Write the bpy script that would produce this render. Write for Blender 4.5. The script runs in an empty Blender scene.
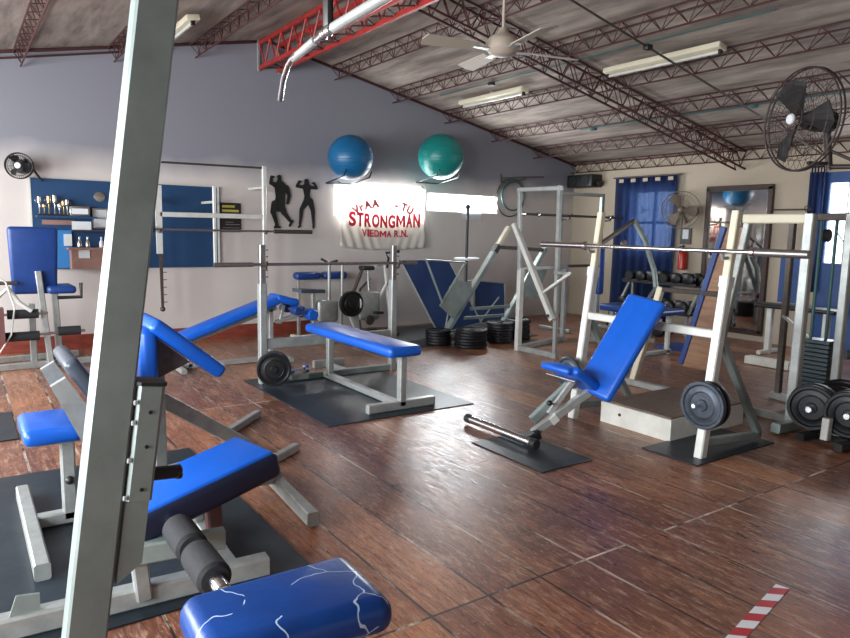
import bpy, bmesh, math, random
from mathutils import Vector as V, Matrix
random.seed(7)
S = bpy.context.scene
C = S.collection
PI = math.pi
D, EX, WX, SY = 8.5, 9.02, -2.25, -3.0          # gable wall y, back wall x, west wall x, south wall y
RX, RZ, SL = 3.386, 3.764, 0.2035               # ridge line and roof slope
def roof(x): return RZ - SL*abs(x-RX)

# ------------------------------------------------------------------ materials
def mat(name, col, rough=.5, metal=0., noise=0., scale=8., spec=.5, bump=0., coat=0., col2=None, transl=0., stretch=(1,1,1)):
    m = bpy.data.materials.new(name); m.use_nodes = True
    nt = m.node_tree; b = nt.nodes['Principled BSDF']
    b.inputs['Base Color'].default_value = (*col, 1)
    b.inputs['Roughness'].default_value = rough
    b.inputs['Metallic'].default_value = metal
    b.inputs['Specular IOR Level'].default_value = spec
    b.inputs['Coat Weight'].default_value = coat
    if noise or bump or col2:
        tc = nt.nodes.new('ShaderNodeTexCoord'); mp = nt.nodes.new('ShaderNodeMapping')
        mp.inputs['Scale'].default_value = stretch
        n = nt.nodes.new('ShaderNodeTexNoise'); n.inputs['Scale'].default_value = scale
        n.inputs['Detail'].default_value = 5; n.inputs['Roughness'].default_value = .6
        nt.links.new(tc.outputs['Object'], mp.inputs[0]); nt.links.new(mp.outputs[0], n.inputs['Vector'])
        if noise or col2:
            r = nt.nodes.new('ShaderNodeValToRGB')
            r.color_ramp.elements[0].position = .33; r.color_ramp.elements[1].position = .68
            c2 = col2 or tuple(c*(1-noise) for c in col)
            r.color_ramp.elements[0].color = (*c2, 1); r.color_ramp.elements[1].color = (*col, 1)
            nt.links.new(n.outputs['Fac'], r.inputs[0]); nt.links.new(r.outputs[0], b.inputs['Base Color'])
        if bump:
            bp = nt.nodes.new('ShaderNodeBump'); bp.inputs['Strength'].default_value = bump
            bp.inputs['Distance'].default_value = .01
            nt.links.new(n.outputs['Fac'], bp.inputs['Height']); nt.links.new(bp.outputs[0], b.inputs['Normal'])
    if transl:
        t = nt.nodes.new('ShaderNodeBsdfTranslucent'); t.inputs[0].default_value = (*col, 1)
        mx = nt.nodes.new('ShaderNodeMixShader'); mx.inputs[0].default_value = transl
        o = nt.nodes['Material Output']
        nt.links.new(b.outputs[0], mx.inputs[1]); nt.links.new(t.outputs[0], mx.inputs[2]); nt.links.new(mx.outputs[0], o.inputs[0])
    return m

STEEL = mat('silver_paint', (.40,.42,.405), .36, .35, .25, 14)
STEELG = mat('greenish_silver_paint', (.275,.33,.315), .42, .25, .35, 5)
WHITE = mat('white_paint_metal', (.68,.68,.64), .35, .15, .18, 9)
CREAM = mat('cream_paint', (.72,.66,.50), .5, 0, .1, 6)
CHROME = mat('chrome', (.75,.76,.77), .18, 1.)
DKSTEEL = mat('dark_steel', (.12,.10,.09), .45, .6, .3, 30)
RAWST = mat('bare_steel', (.36,.34,.33), .35, .85, .2, 30)
BLUEV = mat('blue_vinyl', (.006,.105,.56), .34, 0, .12, 10, bump=.15, spec=.5)
BLUED = mat('dark_blue_vinyl', (.012,.05,.22), .38, 0, .2, 10, bump=.15)
NAVY = mat('navy_side_vinyl', (.008,.012,.035), .4)
GREYV = mat('grey_vinyl', (.07,.09,.12), .28, 0, .3, 6, bump=.3)
RUBBER = mat('black_rubber', (.012,.013,.015), .6, 0, .2, 20)
FOAM = mat('black_foam', (.014,.015,.018), .8, bump=.3, scale=60)
IRON = mat('cast_iron', (.07,.085,.11), .42, .55, .35, 25, bump=.2)
BLKIRON = mat('black_iron', (.013,.014,.017), .42, .3, .2, 25, bump=.1)
MATR = mat('rubber_mat', (.016,.026,.036), .42, 0, .45, 5, bump=.35)
MATB = mat('blue_mat', (.02,.06,.25), .5, 0, .2, 8)
RED = mat('red_iron_paint', (.42,.03,.025), .5, 0, .4, 12)
RUST = mat('rust_red_primer', (.08,.024,.022), .6, .2, .4, 12)
TEAL = mat('teal_conduit', (.04,.12,.12), .5)
WOOD = mat('plywood', (.33,.17,.09), .5, 0, .4, 6, stretch=(1,1,8))
DKWOOD = mat('dark_wood_frame', (.045,.02,.013), .4, 0, .4, 10)
TOPW = mat('worn_step_top', (.20,.14,.11), .5, 0, .4, 9, stretch=(1,6,1))
STEPW = mat('white_painted_wood', (.74,.73,.66), .55, 0, .2, 7)
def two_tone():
    m = mat('two_tone_wall', (.58,.53,.50), .85, 0, .08, 1.3, bump=.08)
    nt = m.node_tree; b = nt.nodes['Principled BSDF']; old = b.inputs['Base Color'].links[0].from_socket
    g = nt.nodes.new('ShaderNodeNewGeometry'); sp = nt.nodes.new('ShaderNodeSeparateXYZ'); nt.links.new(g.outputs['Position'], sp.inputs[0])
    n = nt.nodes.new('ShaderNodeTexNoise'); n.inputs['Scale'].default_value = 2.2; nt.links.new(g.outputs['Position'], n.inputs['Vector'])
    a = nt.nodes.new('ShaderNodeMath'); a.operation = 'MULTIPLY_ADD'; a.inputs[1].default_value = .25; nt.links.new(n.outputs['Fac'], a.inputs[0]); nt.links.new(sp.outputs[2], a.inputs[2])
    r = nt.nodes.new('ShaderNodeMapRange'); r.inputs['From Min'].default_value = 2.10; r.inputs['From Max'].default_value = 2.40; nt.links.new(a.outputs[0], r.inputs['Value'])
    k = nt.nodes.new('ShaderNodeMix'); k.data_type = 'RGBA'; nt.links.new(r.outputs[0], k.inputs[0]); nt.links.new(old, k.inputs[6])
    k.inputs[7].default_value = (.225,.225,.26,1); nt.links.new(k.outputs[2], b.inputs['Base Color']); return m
WALL = two_tone()   # wall cream below, blending to darker blue grey higher up
WALLB = mat('plaster_wall_beige', (.44,.37,.285), .85, 0, .10, 1.5, bump=.08)
SKIRT = mat('red_brown_skirting', (.27,.05,.03), .5, 0, .45, 7, stretch=(1,1,4))
ROOFM = mat('stained_roof_sheet', (.40,.34,.29), .9, 0, .3, 2.4, bump=.4, col2=(.15,.12,.105), stretch=(3,.45,1))
BOARD = mat('blue_board', (.012,.052,.135), .45, 0, .12, 3)
LTBLUE = mat('light_blue_strip', (.03,.19,.48), .5)
PINKW = mat('pinkish_counter', (.33,.18,.14), .6, 0, .3, 9)
PAPER = mat('paper', (.62,.64,.66), .8)
BLACK = mat('black_plastic', (.012,.012,.013), .45)
BROWNG = mat('grey_brown_plastic', (.20,.16,.12), .5)
FANW = mat('dusty_fan_wire', (.035,.022,.02), .5)
CURT = mat('blue_curtain', (.012,.035,.14), .75, 0, .3, 5, transl=.5)
CURT.node_tree.nodes['Translucent BSDF'].inputs[0].default_value = (.10,.17,.36,1)
DOORB = mat('blue_door_paint', (.012,.07,.25), .45, 0, .2, 4)
MIRR = mat('mirror_glass', (.55,.52,.5), .04, 1.)
SILV = mat('trophy_silver', (.55,.52,.46), .22, .9)
GOLD = mat('trophy_gold', (.5,.36,.16), .25, .9)
YELL = mat('yellow_ink', (.42,.38,.06), .7)
POSTB = mat('poster_black', (.018,.012,.016), .4)
REDP = mat('extinguisher_red', (.42,.02,.015), .3)
MAROON = mat('maroon_plate', (.13,.05,.05), .5)
BALLB = mat('blue_ball_rubber', (.008,.13,.30), .38, 0, .15, 3)
BALLT = mat('teal_ball_rubber', (.004,.22,.20), .38, 0, .15, 3)
CLOTH = mat('banner_cloth', (.80,.77,.72), .85, 0, .06, 4, transl=.5)
REDINK = mat('red_ink', (.68,.05,.10), .8, transl=.5)
FAINT = mat('faded_red_ink', (.55,.10,.13), .8, transl=.1)
STACKM = mat('grey_stack', (.05,.07,.08), .4, .4)
WHPATCH = mat('bright_sash_white', (.82,.83,.86), .85, transl=.55)

def floor_mat():
    m = bpy.data.materials.new('worn_plank_floor'); m.use_nodes = True
    nt = m.node_tree; N = nt.nodes; L = nt.links; b = N['Principled BSDF']
    tc = N.new('ShaderNodeTexCoord'); mp = N.new('ShaderNodeMapping')
    mp.inputs['Rotation'].default_value = (0,0,PI/2)      # board length follows world y
    mp.inputs['Location'].default_value = (1.9,0,0)
    L.new(tc.outputs['Object'], mp.inputs[0])
    # texture x = -world y (+1.9) ; texture y = world x
    br = N.new('ShaderNodeTexBrick'); br.offset = .37; br.offset_frequency = 9; br.squash = 1
    br.inputs['Scale'].default_value = 1; br.inputs['Brick Width'].default_value = 3.3
    br.inputs['Row Height'].default_value = .275; br.inputs['Mortar Size'].default_value = .0065
    br.inputs['Mortar Smooth'].default_value = .2; br.inputs['Bias'].default_value = 0
    br.inputs['Color1'].default_value = (0,0,0,1); br.inputs['Color2'].default_value = (1,1,1,1); br.inputs['Mortar'].default_value = (0,0,0,1)
    L.new(mp.outputs[0], br.inputs['Vector'])
    # second finer grooves in the middle of every board (tongue and groove)
    br2 = N.new('ShaderNodeTexBrick'); br2.offset = .5
    br2.inputs['Scale'].default_value = 1; br2.inputs['Brick Width'].default_value = 3.3
    br2.inputs['Row Height'].default_value = .1375; br2.inputs['Mortar Size'].default_value = .0018
    br2.inputs['Color1'].default_value = (0,0,0,1); br2.inputs['Color2'].default_value = (1,1,1,1)
    L.new(mp.outputs[0], br2.inputs['Vector'])
    ramp = N.new('ShaderNodeValToRGB'); e = ramp.color_ramp.elements
    e[0].color = (.15,.050,.028,1); e[1].color = (.52,.215,.088,1); e[1].position = 1
    x = ramp.color_ramp.elements.new(.35); x.color = (.21,.072,.038,1)
    x = ramp.color_ramp.elements.new(.8); x.color = (.30,.105,.050,1)
    L.new(br.outputs['Color'], ramp.inputs[0])
    def noise(scale, sx, sy, det=6, ro=.65):
        q = N.new('ShaderNodeMapping'); q.inputs['Scale'].default_value = (sx,sy,1); L.new(tc.outputs['Object'], q.inputs[0])
        n = N.new('ShaderNodeTexNoise'); n.inputs['Scale'].default_value = scale; n.inputs['Detail'].default_value = det
        n.inputs['Roughness'].default_value = ro; L.new(q.outputs[0], n.inputs['Vector']); return n
    def mixc(fac, a, c, mode='MIX'):
        k = N.new('ShaderNodeMix'); k.data_type = 'RGBA'; k.blend_type = mode
        if isinstance(fac, float): k.inputs[0].default_value = fac
        else: L.new(fac, k.inputs[0])
        for s, v in ((k.inputs[6], a), (k.inputs[7], c)):
            if isinstance(v, tuple): s.default_value = v
            else: L.new(v, s)
        return k.outputs[2]
    def rmp(src, p0, p1, v0=0., v1=1.):
        k = N.new('ShaderNodeMapRange'); k.inputs['From Min'].default_value = p0; k.inputs['From Max'].default_value = p1
        k.inputs['To Min'].default_value = v0; k.inputs['To Max'].default_value = v1
        L.new(src, k.inputs['Value']); return k.outputs['Result']
    grain = noise(9, 9, .5, 8, .7); big = noise(.9, 3.0, .8, 3); scuff = noise(3.4, 6, 1.1, 10, .82); fleck = noise(18, 3.2, .8, 9, .85)
    c = mixc(rmp(grain.outputs['Fac'], .42,.62, 0,.62), ramp.outputs[0], (.060,.026,.020,1))
    c = mixc(rmp(big.outputs['Fac'], .5,.66, 0,.55), c, (.46,.18,.075,1))
    c = mixc(rmp(scuff.outputs['Fac'], .53,.57, 0,.65), c, (.43,.25,.155,1))
    c = mixc(rmp(scuff.outputs['Fac'], .45,.39, 0,.7), c, (.05,.020,.013,1))
    c = mixc(rmp(fleck.outputs['Fac'], .55,.60, 0,.6), c, (.55,.40,.30,1))
    c = mixc(rmp(fleck.outputs['Fac'], .47,.40, 0,.55), c, (.045,.020,.015,1))
    wide = noise(1.1, 1.3, 1.3, 5)
    c = mixc(rmp(wide.outputs['Fac'], .45,.62, .0,.35), c, (.075,.028,.018,1))
    gl = noise(2.3, 1.6, .8, 5)
    gapc = mixc(rmp(gl.outputs['Fac'], .48,.57), (.03,.016,.012,1), (.62,.50,.40,1))
    c = mixc(rmp(br.outputs['Fac'], 0, 1, 0, .95), c, gapc)
    c = mixc(rmp(br2.outputs['Fac'], 0, 1, 0, .65), c, (.025,.014,.012,1))
    L.new(c, b.inputs['Base Color'])
    ro = noise(7, 6, .9, 8, .75)
    L.new(rmp(ro.outputs['Fac'], .35,.68, .24,.50), b.inputs['Roughness'])
    b.inputs['Specular IOR Level'].default_value = .7
    add = N.new('ShaderNodeMath'); add.operation = 'MULTIPLY_ADD'; add.inputs[1].default_value = .35
    L.new(scuff.outputs['Fac'], add.inputs[0]); L.new(rmp(br.outputs['Fac'],0,1,.6,0), add.inputs[2])
    bp = N.new('ShaderNodeBump'); bp.inputs['Strength'].default_value = .35; bp.inputs['Distance'].default_value = .004
    L.new(add.outputs[0], bp.inputs['Height']); L.new(bp.outputs[0], b.inputs['Normal'])
    return m
FLOORM = floor_mat()

def tape_mat():
    m = bpy.data.materials.new('hazard_tape'); m.use_nodes = True
    nt = m.node_tree; b = nt.nodes['Principled BSDF']
    tc = nt.nodes.new('ShaderNodeTexCoord'); sp = nt.nodes.new('ShaderNodeSeparateXYZ'); nt.links.new(tc.outputs['Object'], sp.inputs[0])
    a = nt.nodes.new('ShaderNodeMath'); a.operation = 'MULTIPLY_ADD'; a.inputs[1].default_value = .75
    nt.links.new(sp.outputs[1], a.inputs[0]); nt.links.new(sp.outputs[0], a.inputs[2])
    k = nt.nodes.new('ShaderNodeMath'); k.operation = 'MULTIPLY'; k.inputs[1].default_value = 1/.135; nt.links.new(a.outputs[0], k.inputs[0])
    f = nt.nodes.new('ShaderNodeMath'); f.operation = 'FRACT'; nt.links.new(k.outputs[0], f.inputs[0])
    g = nt.nodes.new('ShaderNodeMath'); g.operation = 'GREATER_THAN'; g.inputs[1].default_value = .5; nt.links.new(f.outputs[0], g.inputs[0])
    r = nt.nodes.new('ShaderNodeValToRGB'); r.color_ramp.interpolation = 'CONSTANT'
    r.color_ramp.elements[0].color = (.45,.02,.03,1); r.color_ramp.elements[1].color = (.72,.73,.76,1); r.color_ramp.elements[1].position = .5
    nt.links.new(g.outputs[0], r.inputs[0]); nt.links.new(r.outputs[0], b.inputs['Base Color']); b.inputs['Roughness'].default_value = .4
    return m
TAPE = tape_mat()

def seat_mat():
    m = mat('cracked_blue_vinyl', (.004,.048,.24), .3, 0, .25, 6, bump=.35)
    nt = m.node_tree; b = nt.nodes['Principled BSDF']
    tc = nt.nodes.new('ShaderNodeTexCoord'); v = nt.nodes.new('ShaderNodeTexVoronoi'); v.feature = 'DISTANCE_TO_EDGE'
    v.inputs['Scale'].default_value = 5.0
    n = nt.nodes.new('ShaderNodeTexNoise'); n.inputs['Scale'].default_value = 9
    mx = nt.nodes.new('ShaderNodeMix'); mx.data_type = 'RGBA'; mx.inputs[0].default_value = .12
    nt.links.new(tc.outputs['Object'], n.inputs['Vector']); nt.links.new(tc.outputs['Object'], mx.inputs[6]); nt.links.new(n.outputs['Color'], mx.inputs[7])
    nt.links.new(mx.outputs[2], v.inputs['Vector'])
    lt = nt.nodes.new('ShaderNodeMath'); lt.operation = 'LESS_THAN'; lt.inputs[1].default_value = .008
    nt.links.new(v.outputs[0], lt.inputs[0])
    n2 = nt.nodes.new('ShaderNodeTexNoise'); n2.inputs['Scale'].default_value = 4.5; nt.links.new(tc.outputs['Object'], n2.inputs['Vector'])
    g = nt.nodes.new('ShaderNodeMath'); g.operation = 'GREATER_THAN'; g.inputs[1].default_value = .43; nt.links.new(n2.outputs['Fac'], g.inputs[0])
    mu = nt.nodes.new('ShaderNodeMath'); mu.operation = 'MULTIPLY'; nt.links.new(lt.outputs[0], mu.inputs[0]); nt.links.new(g.outputs[0], mu.inputs[1])
    old = b.inputs['Base Color'].links[0].from_socket
    k = nt.nodes.new('ShaderNodeMix'); k.data_type = 'RGBA'; nt.links.new(mu.outputs[0], k.inputs[0]); nt.links.new(old, k.inputs[6])
    k.inputs[7].default_value = (.42,.55,.72,1); nt.links.new(k.outputs[2], b.inputs['Base Color'])
    return m
CRACK = seat_mat()

_nt = CURT.node_tree; _o = _nt.nodes['Material Output']; _src = _o.inputs[0].links[0].from_socket
_tr = _nt.nodes.new('ShaderNodeBsdfTransparent'); _tr.inputs[0].default_value = (.75,.85,1,1); _mx = _nt.nodes.new('ShaderNodeMixShader'); _mx.inputs[0].default_value = .22
_nt.links.new(_src,_mx.inputs[1]); _nt.links.new(_tr.outputs[0],_mx.inputs[2]); _nt.links.new(_mx.outputs[0],_o.inputs[0])
# ------------------------------------------------------------------ mesh builder
def frame(d, up=(0,0,1)):
    d = V(d).normalized(); up = V(up)
    if abs(d.dot(up)) > .98: up = V((0,1,0)) if abs(d.y) < .9 else V((1,0,0))
    s = d.cross(up).normalized(); u = s.cross(d).normalized()
    return d, s, u
class B:
    def __init__(self): self.bm = bmesh.new()
    def ring(self, pts): return [self.bm.verts.new(p) for p in pts]
    def skin(self, rings, cap=True, close=True):
        for a, b in zip(rings, rings[1:]):
            n = len(a)
            for i in range(n if close else n-1):
                self.bm.faces.new((a[i], a[(i+1)%n], b[(i+1)%n], b[i]))
        if cap:
            self.bm.faces.new(rings[0][::-1]); self.bm.faces.new(rings[-1])
        return self
    def beam(self, p1, p2, w=.05, h=.05, up=(0,0,1), ch=.12):
        p1, p2 = V(p1), V(p2); d, s, u = frame(p2-p1, up)
        c = min(w,h)*ch; w2, h2 = w/2, h/2
        prof = [(w2,-h2+c),(w2,h2-c),(w2-c,h2),(-w2+c,h2),(-w2,h2-c),(-w2,-h2+c),(-w2+c,-h2),(w2-c,-h2)]
        self.skin([self.ring([p + s*a + u*b for a,b in prof]) for p in (p1,p2)]); return self
    def taper(self, p1, p2, w1, w2, t, up=(0,0,1)):
        p1, p2 = V(p1), V(p2); d, s, u = frame(p2-p1, up)
        self.skin([self.ring([p + s*a*w/2 + u*b*t/2 for a,b in ((1,-1),(1,1),(-1,1),(-1,-1))]) for p,w in ((p1,w1),(p2,w2))]); return self
    def rod(self, p1, p2, r, n=14, r2=None):
        p1, p2 = V(p1), V(p2); d, s, u = frame(p2-p1); r2 = r if r2 is None else r2
        self.skin([self.ring([p + (s*math.cos(2*PI*i/n)+u*math.sin(2*PI*i/n))*q for i in range(n)]) for p,q in ((p1,r),(p2,r2))]); return self
    def path(self, pts, r, n=10, closed=False):
        pts = [V(p) for p in pts]; rings = []; up = V((0,0,1)); m = len(pts)
        s = None
        for i, p in enumerate(pts):
            a = pts[(i-1)%m] if (i or closed) else p; b = pts[(i+1)%m] if (i < m-1 or closed) else p
            d = (b-a).normalized()
            if s is None: _, s, u = frame(d)
            else:
                s = (s - d*s.dot(d)).normalized(); u = s.cross(d).normalized()
            rings.append(self.ring([p + (s*math.cos(2*PI*k/n)+u*math.sin(2*PI*k/n))*r for k in range(n)]))
        if closed: rings.append(rings[0]); self.skin(rings, cap=False)
        else: self.skin(rings)
        return self
    def torus(self, c, nrm, R, r, n=40, k=8, a0=0, a1=2*PI):
        c = V(c); d, s, u = frame(nrm); full = abs(a1-a0-2*PI) < 1e-6
        cnt = n if full else n+1
        return self.path([c + (s*math.cos(a0+(a1-a0)*i/n)+u*math.sin(a0+(a1-a0)*i/n))*R for i in range(cnt)], r, k, closed=full)
    def lathe(self, c, axis, prof, n=32):
        c = V(c); d, s, u = frame(axis); rings = []
        for r, t in prof:
            r = max(r, 1e-4)
            rings.append(self.ring([c + d*t + (s*math.cos(2*PI*i/n)+u*math.sin(2*PI*i/n))*r for i in range(n)]))
        return self.skin(rings)
    def box(self, a, b):
        x0,y0,z0 = a; x1,y1,z1 = b
        r = [self.ring([(x0,y0,z),(x1,y0,z),(x1,y1,z),(x0,y1,z)]) for z in (z0,z1)]
        self.skin(r); return self
    def rbox(self, c, ax, ay, size, bev=.02, seg=3):
        """rounded box: centre, local x and y directions, full sizes"""
        ax = V(ax).normalized(); ay = V(ay); ay = (ay - ax*ay.dot(ax)).normalized(); az = ax.cross(ay)
        t = bmesh.new(); bmesh.ops.create_cube(t, size=1)
        for v in t.verts: v.co = V((v.co.x*size[0], v.co.y*size[1], v.co.z*size[2]))
        bmesh.ops.bevel(t, geom=list(t.edges)+list(t.verts), offset=bev, segments=seg, affect='EDGES', profile=.5)
        mp = {}
        for v in t.verts: mp[v] = self.bm.verts.new(V(c) + ax*v.co.x + ay*v.co.y + az*v.co.z)
        for f in t.faces: self.bm.faces.new([mp[v] for v in f.verts])
        t.free(); return self
    def prism(self, pts, off):
        off = V(off); a = self.ring(pts); b = self.ring([V(p)+off for p in pts]); self.skin([a,b]); return self
    def sphere(self, c, r, n=28, sz=1.):
        prof = [(r*math.sin(PI*i/n), -r*math.cos(PI*i/n)*sz) for i in range(n+1)]
        return self.lathe(c, (0,0,1), prof, n+4)
    def build(self, name, m, parent=None, smooth=True):
        bm = self.bm; off = V((0,0,0)); q = parent
        while q is not None: off += q.location; q = q.parent
        bmesh.ops.recalc_face_normals(bm, faces=bm.faces)
        for v in bm.verts: v.co -= off
        me = bpy.data.meshes.new(name); bm.to_mesh(me); bm.free()
        if smooth:
            for p in me.polygons: p.use_smooth = True
            me.set_sharp_from_angle(angle=math.radians(38))
        me.materials.append(m)
        o = bpy.data.objects.new(name, me); C.objects.link(o)
        if parent is not None: o.parent = parent
        return o
def thing(name, label, cat, loc=(0,0,0), group=None):
    o = bpy.data.objects.new(name, None); C.objects.link(o); o.location = loc; o.empty_display_size = .1
    o['label'] = label; o['category'] = cat
    if group: o['group'] = group
    return o
def solo(b, name, m, label, cat, group=None, loc=(0,0,0)):
    """a thing that is one mesh, its origin at loc"""
    for v in b.bm.verts: v.co -= V(loc)
    o = b.build(name, m); o.location = loc; o['label'] = label; o['category'] = cat
    if group: o['group'] = group
    return o
def struct(b, name, m, smooth=False):
    o = b.build(name, m, None, smooth); o['kind'] = 'structure'; return o
def dup(o, delta, label=None, parent=None):
    c = o.copy(); C.objects.link(c)
    if parent is None:
        c.location = o.location + V(delta)
        if label: c['label'] = label
    else: c.parent = parent
    for ch in list(o.children): dup(ch, (0,0,0), None, c)
    return c

# ------------------------------------------------------------------ the room
struct(B().box((WX-.3,SY-.3,-.12),(EX+.3,D+.3,0)), 'floor', FLOORM)
# gable wall (y = D) with its high window band; pentagon pieces around the opening
def gable(x0,x1,zb=0,zt=None):
    pts = [(x0,D,zb),(x1,D,zb)]
    if zt is not None: pts += [(x1,D,zt),(x0,D,zt)]
    else:
        pts.append((x1,D,roof(x1)))
        if x0 < RX < x1: pts.append((RX,D,RZ))
        pts.append((x0,D,roof(x0)))
    return pts
WZ0, WZ1, W2Z = 1.715, 2.045, 1.985
wb = B()
wb.prism(gable(WX-.2,4.32), (0,.2,0)); wb.prism(gable(4.32,5.80,0,1.60), (0,.2,0)); wb.prism(gable(4.32,5.80,WZ1), (0,.2,0))
wb.prism(gable(5.80,5.88), (0,.2,0)); wb.prism(gable(5.88,7.26,0,WZ0), (0,.2,0)); wb.prism(gable(5.88,7.26,W2Z), (0,.2,0))
wb.prism(gable(7.26,EX+.2), (0,.2,0))
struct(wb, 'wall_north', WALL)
# back wall (x = EX) with curtained window and glazed blue door
wb = B()
for y0,y1,z0,z1 in ((7.25,D,0,2.63),(6.45,7.25,0,1.15),(6.45,7.25,2.12,2.63),(4.28,6.45,0,2.63),(3.0,4.28,2.25,2.63),(SY,3.0,0,2.63)):
    wb.box((EX,y0,z0),(EX+.2,y1,z1))
struct(wb, 'wall_east', WALLB)
# west wall: three big windows that light the room
wb = B(); wins = ((.2,2.4),(3.1,5.3),(5.9,8.0))
wb.box((WX-.2,SY,0),(WX,D,.75)); wb.box((WX-.2,SY,2.3),(WX,D,2.62))
ys = [SY]+[v for w in wins for v in w]+[D]
for a,b_ in zip(ys[::2], ys[1::2]): wb.box((WX-.2,a,.75),(WX,b_,2.3))
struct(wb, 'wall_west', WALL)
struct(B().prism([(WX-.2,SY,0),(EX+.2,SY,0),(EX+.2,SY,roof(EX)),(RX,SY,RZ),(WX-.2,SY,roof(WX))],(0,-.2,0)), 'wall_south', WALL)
for i,(a,b_) in enumerate(wins):
    f = B(); 
    for p,q in (((a,.75),(b_,.75)),((a,2.3),(b_,2.3)),((a,.75),(a,2.3)),((b_,.75),(b_,2.3)),(((a+b_)/2,.75),((a+b_)/2,2.3))):
        f.beam((WX-.1,p[0],p[1]),(WX-.1,q[0],q[1]),.05,.05)
    struct(f, 'window_%d'%(i+3), DKSTEEL)
struct(B().prism([(WX-.4,SY-.3,roof(WX-.4)),(RX,SY-.3,RZ),(EX+.4,SY-.3,roof(EX+.4)),(EX+.4,SY-.3,roof(EX+.4)+.06),(RX,SY-.3,RZ+.06),(WX-.4,SY-.3,roof(WX-.4)+.06)],(0,D-SY+.6,0)), 'ceiling', ROOFM)
struct(B().box((WX,D-.02,0),(3.95,D,.165)), 'baseboard_north', SKIRT)
b = B(); b.beam((WX,D-.02,roof(WX)-.02),(RX,D-.02,RZ-.02),.03,.03); b.beam((RX,D-.02,RZ-.02),(EX,D-.02,roof(EX)-.02),.03,.03)
b.beam((WX,D-.03,roof(WX)-.11),(2.2,D-.03,roof(2.2)-.07),.02,.02)
struct(b, 'trim_1', RUST)
# glazing
GL = bpy.data.materials.new('frosted_glass'); GL.use_nodes = True
_nt = GL.node_tree; _nt.nodes.remove(_nt.nodes['Principled BSDF'])
_t = _nt.nodes.new('ShaderNodeBsdfTranslucent'); _t.inputs[0].default_value = (.9,.94,1,1)
_r = _nt.nodes.new('ShaderNodeBsdfTransparent'); _r.inputs[0].default_value = (.95,.97,1,1)
_m = _nt.nodes.new('ShaderNodeMixShader'); _m.inputs[0].default_value = .75
_nt.links.new(_t.outputs[0],_m.inputs[1]); _nt.links.new(_r.outputs[0],_m.inputs[2]); _nt.links.new(_m.outputs[0],_nt.nodes['Material Output'].inputs[0])
def window(name, cx0, cx1, z0, z1):
    f = B()
    for a,c in (((cx0,z0),(cx1,z0)),((cx0,z1),(cx1,z1)),((cx0,z0),(cx0,z1)),((cx1,z0),(cx1,z1))):
        f.beam((a[0],D+.05,a[1]),(c[0],D+.05,c[1]),.03,.03)
    o = struct(f, name, WHITE)
    B().box((cx0+.01,D+.05,z0+.01),(cx1-.01,D+.056,z1-.01)).build('window_pane', GL, o, False)
window('window_1', 4.33,5.79,1.61,2.035); window('window_2', 5.89,7.25,1.725,1.975)
f = B()
for a,c in (((6.45,1.15),(7.25,1.15)),((6.45,2.12),(7.25,2.12)),((6.45,1.15),(6.45,2.12)),((7.25,1.15),(7.25,2.12)),((6.85,1.15),(6.85,2.12)),((6.45,1.62),(7.25,1.62))):
    f.beam((EX+.1,a[0],a[1]),(EX+.1,c[0],c[1]),.04,.04)
for k in range(6):   # ornamental grille outside the pane
    f.torus((EX+.13,6.52+.13*k,1.75+.09*(k%2)),(1,0,0),.07,.006,16,6); f.torus((EX+.13,6.52+.13*k,1.35+.09*(k%2)),(1,0,0),.07,.006,16,6)
w = struct(f, 'window_7', DKSTEEL); B().box((EX+.1,6.46,1.16),(EX+.105,7.24,2.11)).build('window_pane', GL, w, False)
# glazed blue door
d = struct(B().box((EX+.02,4.22,0),(EX+.08,4.28,2.25)).box((EX+.02,3.0,0),(EX+.08,3.1,2.25)).box((EX+.02,3.1,2.12),(EX+.08,4.22,2.25)).box((EX+.02,3.1,0),(EX+.08,4.22,1.12)), 'door_1', DOORB)
B().box((EX+.045,3.1,1.12),(EX+.05,4.22,2.12)).build('door_pane', GL, d, False)
g = B()
for k in range(5): g.rod((EX+.035,3.2+.2*k,1.12),(EX+.035,3.2+.2*k,2.12),.006,6)
for k in range(4): g.torus((EX+.035,3.3+.2*k,1.75),(1,0,0),.08,.006,16,6)
g.build('door_grille', DKSTEEL, d)
# steel column that carries the big fan (just right of the picture)
struct(B().beam((4.74,1.62,0),(4.74,1.62,roof(4.74)),.08,.08), 'trim_2', STEEL)

# ------------------------------------------------------------------ roof trusses
def lacing(b, pa, pb, n, r, flip=False):
    """zigzag between two chords given as functions of t"""
    pts = []
    for i in range(n+1):
        t = i/n; pts.append(pa(t) if (i%2 == int(flip)) else pb(t))
    for p,q in zip(pts, pts[1:]): b.rod(p,q,r,5)
def purlin(x, label):
    t = thing('roof_purlin', label, 'roof truss', (x,D,roof(x)), 'lattice purlins under the roof')
    sg = -SL if x > RX else SL; y0, y1 = SY+.05, D-.03
    zt = roof(x)-.025
    A = lambda s: V((x-.06, y1+(y0-y1)*s, zt-.06*sg*1)); Bc = lambda s: V((x+.06, y1+(y0-y1)*s, zt+.06*sg)); Cc = lambda s: V((x, y1+(y0-y1)*s, zt-.15))
    for nm,f in (('chord',A),('chord',Bc),('chord',Cc)):
        B().rod(f(0),f(1),.009,6).build(nm, RUST, t)
    b = B(); lacing(b, A, Cc, 84, .005); lacing(b, Bc, Cc, 84, .005)
    for i in range(43): b.rod(A(i/42),Bc(i/42),.004,4)
    b.build('lacing', RUST, t); return t
ORD = ['nearest the ridge','second from the ridge','third from the ridge','fourth from the ridge','fifth from the ridge','against the end wall with the curtain']
for k in range(6): purlin([4.31,5.23,6.15,7.07,7.99,8.90][k], 'rust red lattice purlin under the right roof slope, '+ORD[k])
ORL = ['nearest the ridge','second from the ridge','third from the ridge, above the trophies','fourth from the ridge, left of the picture','fifth from the ridge, by the window wall']
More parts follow.
